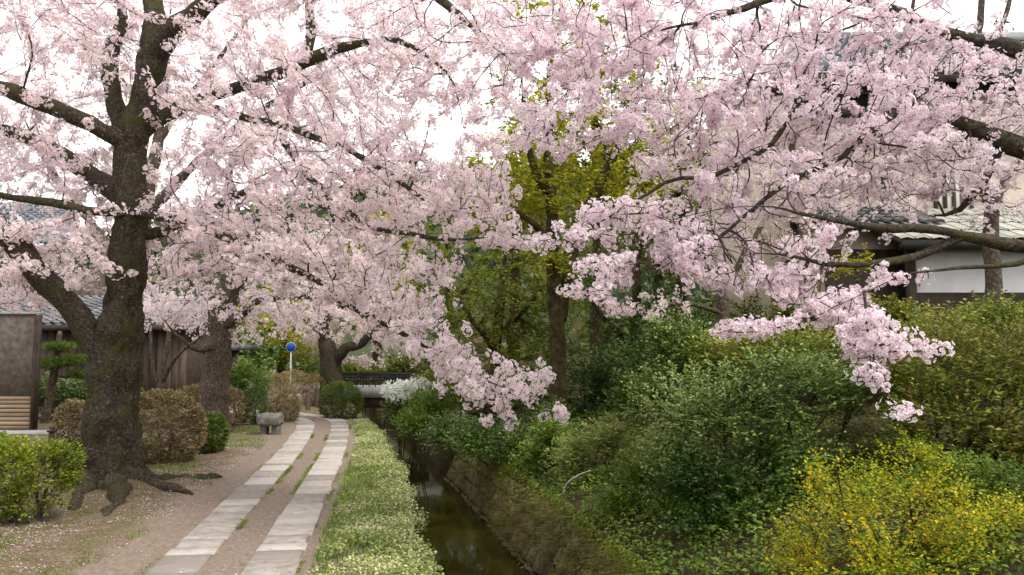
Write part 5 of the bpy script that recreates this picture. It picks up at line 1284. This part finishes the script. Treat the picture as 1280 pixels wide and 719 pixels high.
over = np.clip((x - XL(y) + .02) / .18, 0, 1)
P = np.c_[x, y, h * rng.uniform(.25, 1, len(x)) - over * rng.uniform(0, .35, len(x)) * rng.uniform(0, 1, len(x))]
V, F = leaf_geo(P, unit(rdir(len(P)) * [1, 1, .4] + [0, 0, .15]), unit(np.array([0, -.1, 1.0]) + rdir(len(P)) * .5), rng.uniform(.020, .038, len(P)), .36, .12)
tag(link('ground_cover', mesh_np('ground_cover', V, F), M['leaf_cover']), 'pale variegated ground cover between the slabs and the canal', 'ground cover', kind='stuff')
# grass: bright tufts on the canal side, odd tufts between slabs and on the left verge
gx, gy_, gt_ = strip_pts(9000, 4.8, 19.5, inner, -.1, 1.3)
k = (fbm(np.c_[gx * 1.3, gy_ * .6, gx * 0], 61) > .12) & (gt_ < .75)
gx, gy_ = gx[k], gy_[k]
P1 = np.c_[gx, gy_, np.full(len(gx), -.01)]
sA = rng.uniform(4, 22, 60000); 
cc = np.array([np.interp(sA, _ps, _pp[:, 0]), np.interp(sA, _ps, _pp[:, 1])]).T
oo = np.where(rng.uniform(0, 1, len(sA)) < .75, rng.choice([-1, 1], len(sA), p=[.65, .35]) * (SG / 2 - .035 + rng.normal(0, .018, len(sA))), rng.choice([-1, 1], len(sA)) * (SG / 2 + SW + .03 + rng.normal(0, .02, len(sA))))
P2 = np.c_[cc[:, 0] + oo, cc[:, 1] + oo * .18, np.full(len(sA), 0.0)]
k = fbm(P2 * 1.3, 62) > .45
P2 = P2[k][:6500]
x3 = rng.uniform(-8.5, -3.6, 60000); y3 = rng.uniform(6, 19, 60000)
k = (fbm(np.c_[x3 * 1.2, y3 * 1.2, x3 * 0], 63) > .25) & (x3 < path_x(y3) - .95)
x3, y3 = x3[k][:12000], y3[k][:12000]
P3 = np.c_[x3, y3, ground_z(x3, y3) - .01]
P = np.concatenate([P1, P2, P3])
hh = np.concatenate([rng.uniform(.06, .17, len(P1)), rng.uniform(.015, .05, len(P2)), rng.uniform(.03, .09, len(P3))])
ww = np.concatenate([np.full(len(P1), .0045), np.full(len(P2), .004), np.full(len(P3), .0045)])
V, F = blades(P, rdir(len(P)), hh, ww, .7, 2)
tag(link('grass', mesh_np('grass', V, F), M['grass']), 'tufts of green grass along the path edges', 'grass', kind='stuff')
# fallen petals
xp = rng.uniform(-9.5, -1.0, 110000); yp = 5.5 + 15 * rng.uniform(0, 1, 110000) ** 1.3
dn = .5 + .5 * fbm(np.c_[xp * 1.1, yp * 1.1, xp * 0], 71)
dist = path_x(yp) - xp
pr_ = np.where(dist > 1.0, .9, .08) * np.clip(dn * 2.6 - .5, .06, 1)
k = (rng.uniform(0, 1, len(xp)) < pr_) & (xp < XL(yp) - .9)
xp, yp = xp[k], yp[k]
onp = np.abs(xp - path_x(yp)) < .62
P = np.c_[xp, yp, ground_z(xp, yp) + np.where(onp, .028, .008)]
V, F = leaf_geo(P, unit(rdir(len(P)) * [1, 1, .15]), unit(np.array([0, 0, 1.0]) + rdir(len(P)) * .35), rng.uniform(.010, .020, len(P)), .4, .08)
tag(link('fallen_petals', mesh_np('fallen_petals', V, F), M['petal_fallen']), 'scatter of fallen cherry petals on the bare earth', 'petals', kind='stuff')
# dry growth and moss hanging over the canal wall
yw = 4.8 + 16 * rng.uniform(0, 1, 12000) ** 1.25
f = rng.uniform(0, 1, len(yw)) ** .7
k = fbm(np.c_[yw * 1.1, f * 2, yw * 0], 81) > -.35 + .3 * (f < .5)
yw, f = yw[k], f[k]
xw = XL(yw) + CANAL_W - .16 + .60 * f - .10
P = np.c_[xw, yw, -1.70 + 1.30 * f]
P = P[P[:, 2] > -1.28]
V, F = blades(P, np.array([-1, -.2, 0]) + rdir(len(P)) * .8, rng.uniform(.06, .17, len(P)), .006, 1.5, 2)
tag(link('dry_grass', mesh_np('dry_grass', V, F), M['dry_grass']), 'dry brown grass hanging over the canal stones', 'grass', kind='stuff')
xb = 2.02 + 5.5 * rng.uniform(0, 1, 40000) ** 2.2; yb = 4.8 + 15 * rng.uniform(0, 1, 40000) ** 1.2
xx = XL(yb) + xb
k = fbm(np.c_[xx * 1.5, yb * 1.5, xx * 0], 83) > -.5
xx, yb = xx[k], yb[k]
P = np.c_[xx, yb, ground_z(xx, yb) + .02]
A = unit(rdir(len(P)) * [1, 1, .4] + [-.3, 0, .2])
V, F = leaf_geo(P + np.c_[np.zeros((len(P), 2)), rng.uniform(.0, .16, len(P))], A, unit(np.array([-.2, 0, 1.0]) + rdir(len(P)) * .5), rng.uniform(.04, .075, len(P)), .3, .1)
tag(link('bank_ivy', mesh_np('bank_ivy', V, F), M['leaf_green']), 'low green creepers carpeting the top of the stone bank', 'ground cover', kind='stuff')

# dead pale stick leaning out of the bank
C = limb_nodes([px_limb([(702, 622, 12.0, .012), (708, 605, 11.9, .011), (722, 594, 11.8, .009), (738, 588, 11.7, .006)])], .06, .01)[0]
V, F = tube(C[:, :3], C[:, 3] + .003, 6, .1, 8.0)
M['dead_wood'] = solid_mat('bleached_dead_wood', [(0.3, (0.25, 0.23, 0.20)), (0.7, (0.45, 0.43, 0.39))], 9.0, 0.9, 0)
tag(link('dead_branch', mesh_np('dead_branch', V, F, True), M['dead_wood']), 'bleached curved dead branch poking from the green bank', 'branch')

# green grass and moss tufts in the joints and along the top of the stone bank
yw = 4.8 + 15 * rng.uniform(0, 1, 8000) ** 1.2
f = np.where(rng.uniform(0, 1, len(yw)) < .85, rng.normal(1.08, .10, len(yw)), rng.uniform(.3, .95, len(yw)))
k = fbm(np.c_[yw * 1.4, f * 3, yw * 0], 91) > .0
yw, f = yw[k], np.clip(f[k], .3, 1.25)
P = np.c_[XL(yw) + CANAL_W - .16 + .60 * f - .06, yw, np.where(f < 1, -1.70 + 1.30 * f, -.42 + .2 * (f - 1))]
V, F = blades(P, np.array([-1, -.2, 0]) + rdir(len(P)) * .9, rng.uniform(.05, .22, len(P)), .005, 1.3, 2)
tag(link('bank_grass', mesh_np('bank_grass', V, F), M['leaf_olive']), 'green grass tufts hanging from the top of the canal wall', 'grass', kind='stuff')

# creepers draping from the top of the bank down over the upper stones
yw = 4.8 + 14.5 * rng.uniform(0, 1, 16000) ** 1.2
f = 1.05 - rng.uniform(0, 1, len(yw)) ** 1.6 * (.25 + .6 * np.clip(.5 + .9 * fbm(np.c_[yw * 1.2, yw * 0, yw * 0], 95), 0, 1))
P = np.c_[XL(yw) + CANAL_W - .16 + .60 * f - .10, yw, -1.70 + 1.30 * f + .05] + rdir(len(yw)) * .04
V, F = leaf_geo(P, unit(np.array([-.5, 0, -.6]) + rdir(len(P)) * .7), unit(np.array([-.8, -.2, .6]) + rdir(len(P)) * .4), rng.uniform(.025, .055, len(P)), .34, .1)
tag(link('hanging_creeper', mesh_np('hanging_creeper', V, F), M['leaf_olive']), 'small-leaved creeper draping over the upper canal stones', 'creeper', kind='stuff')
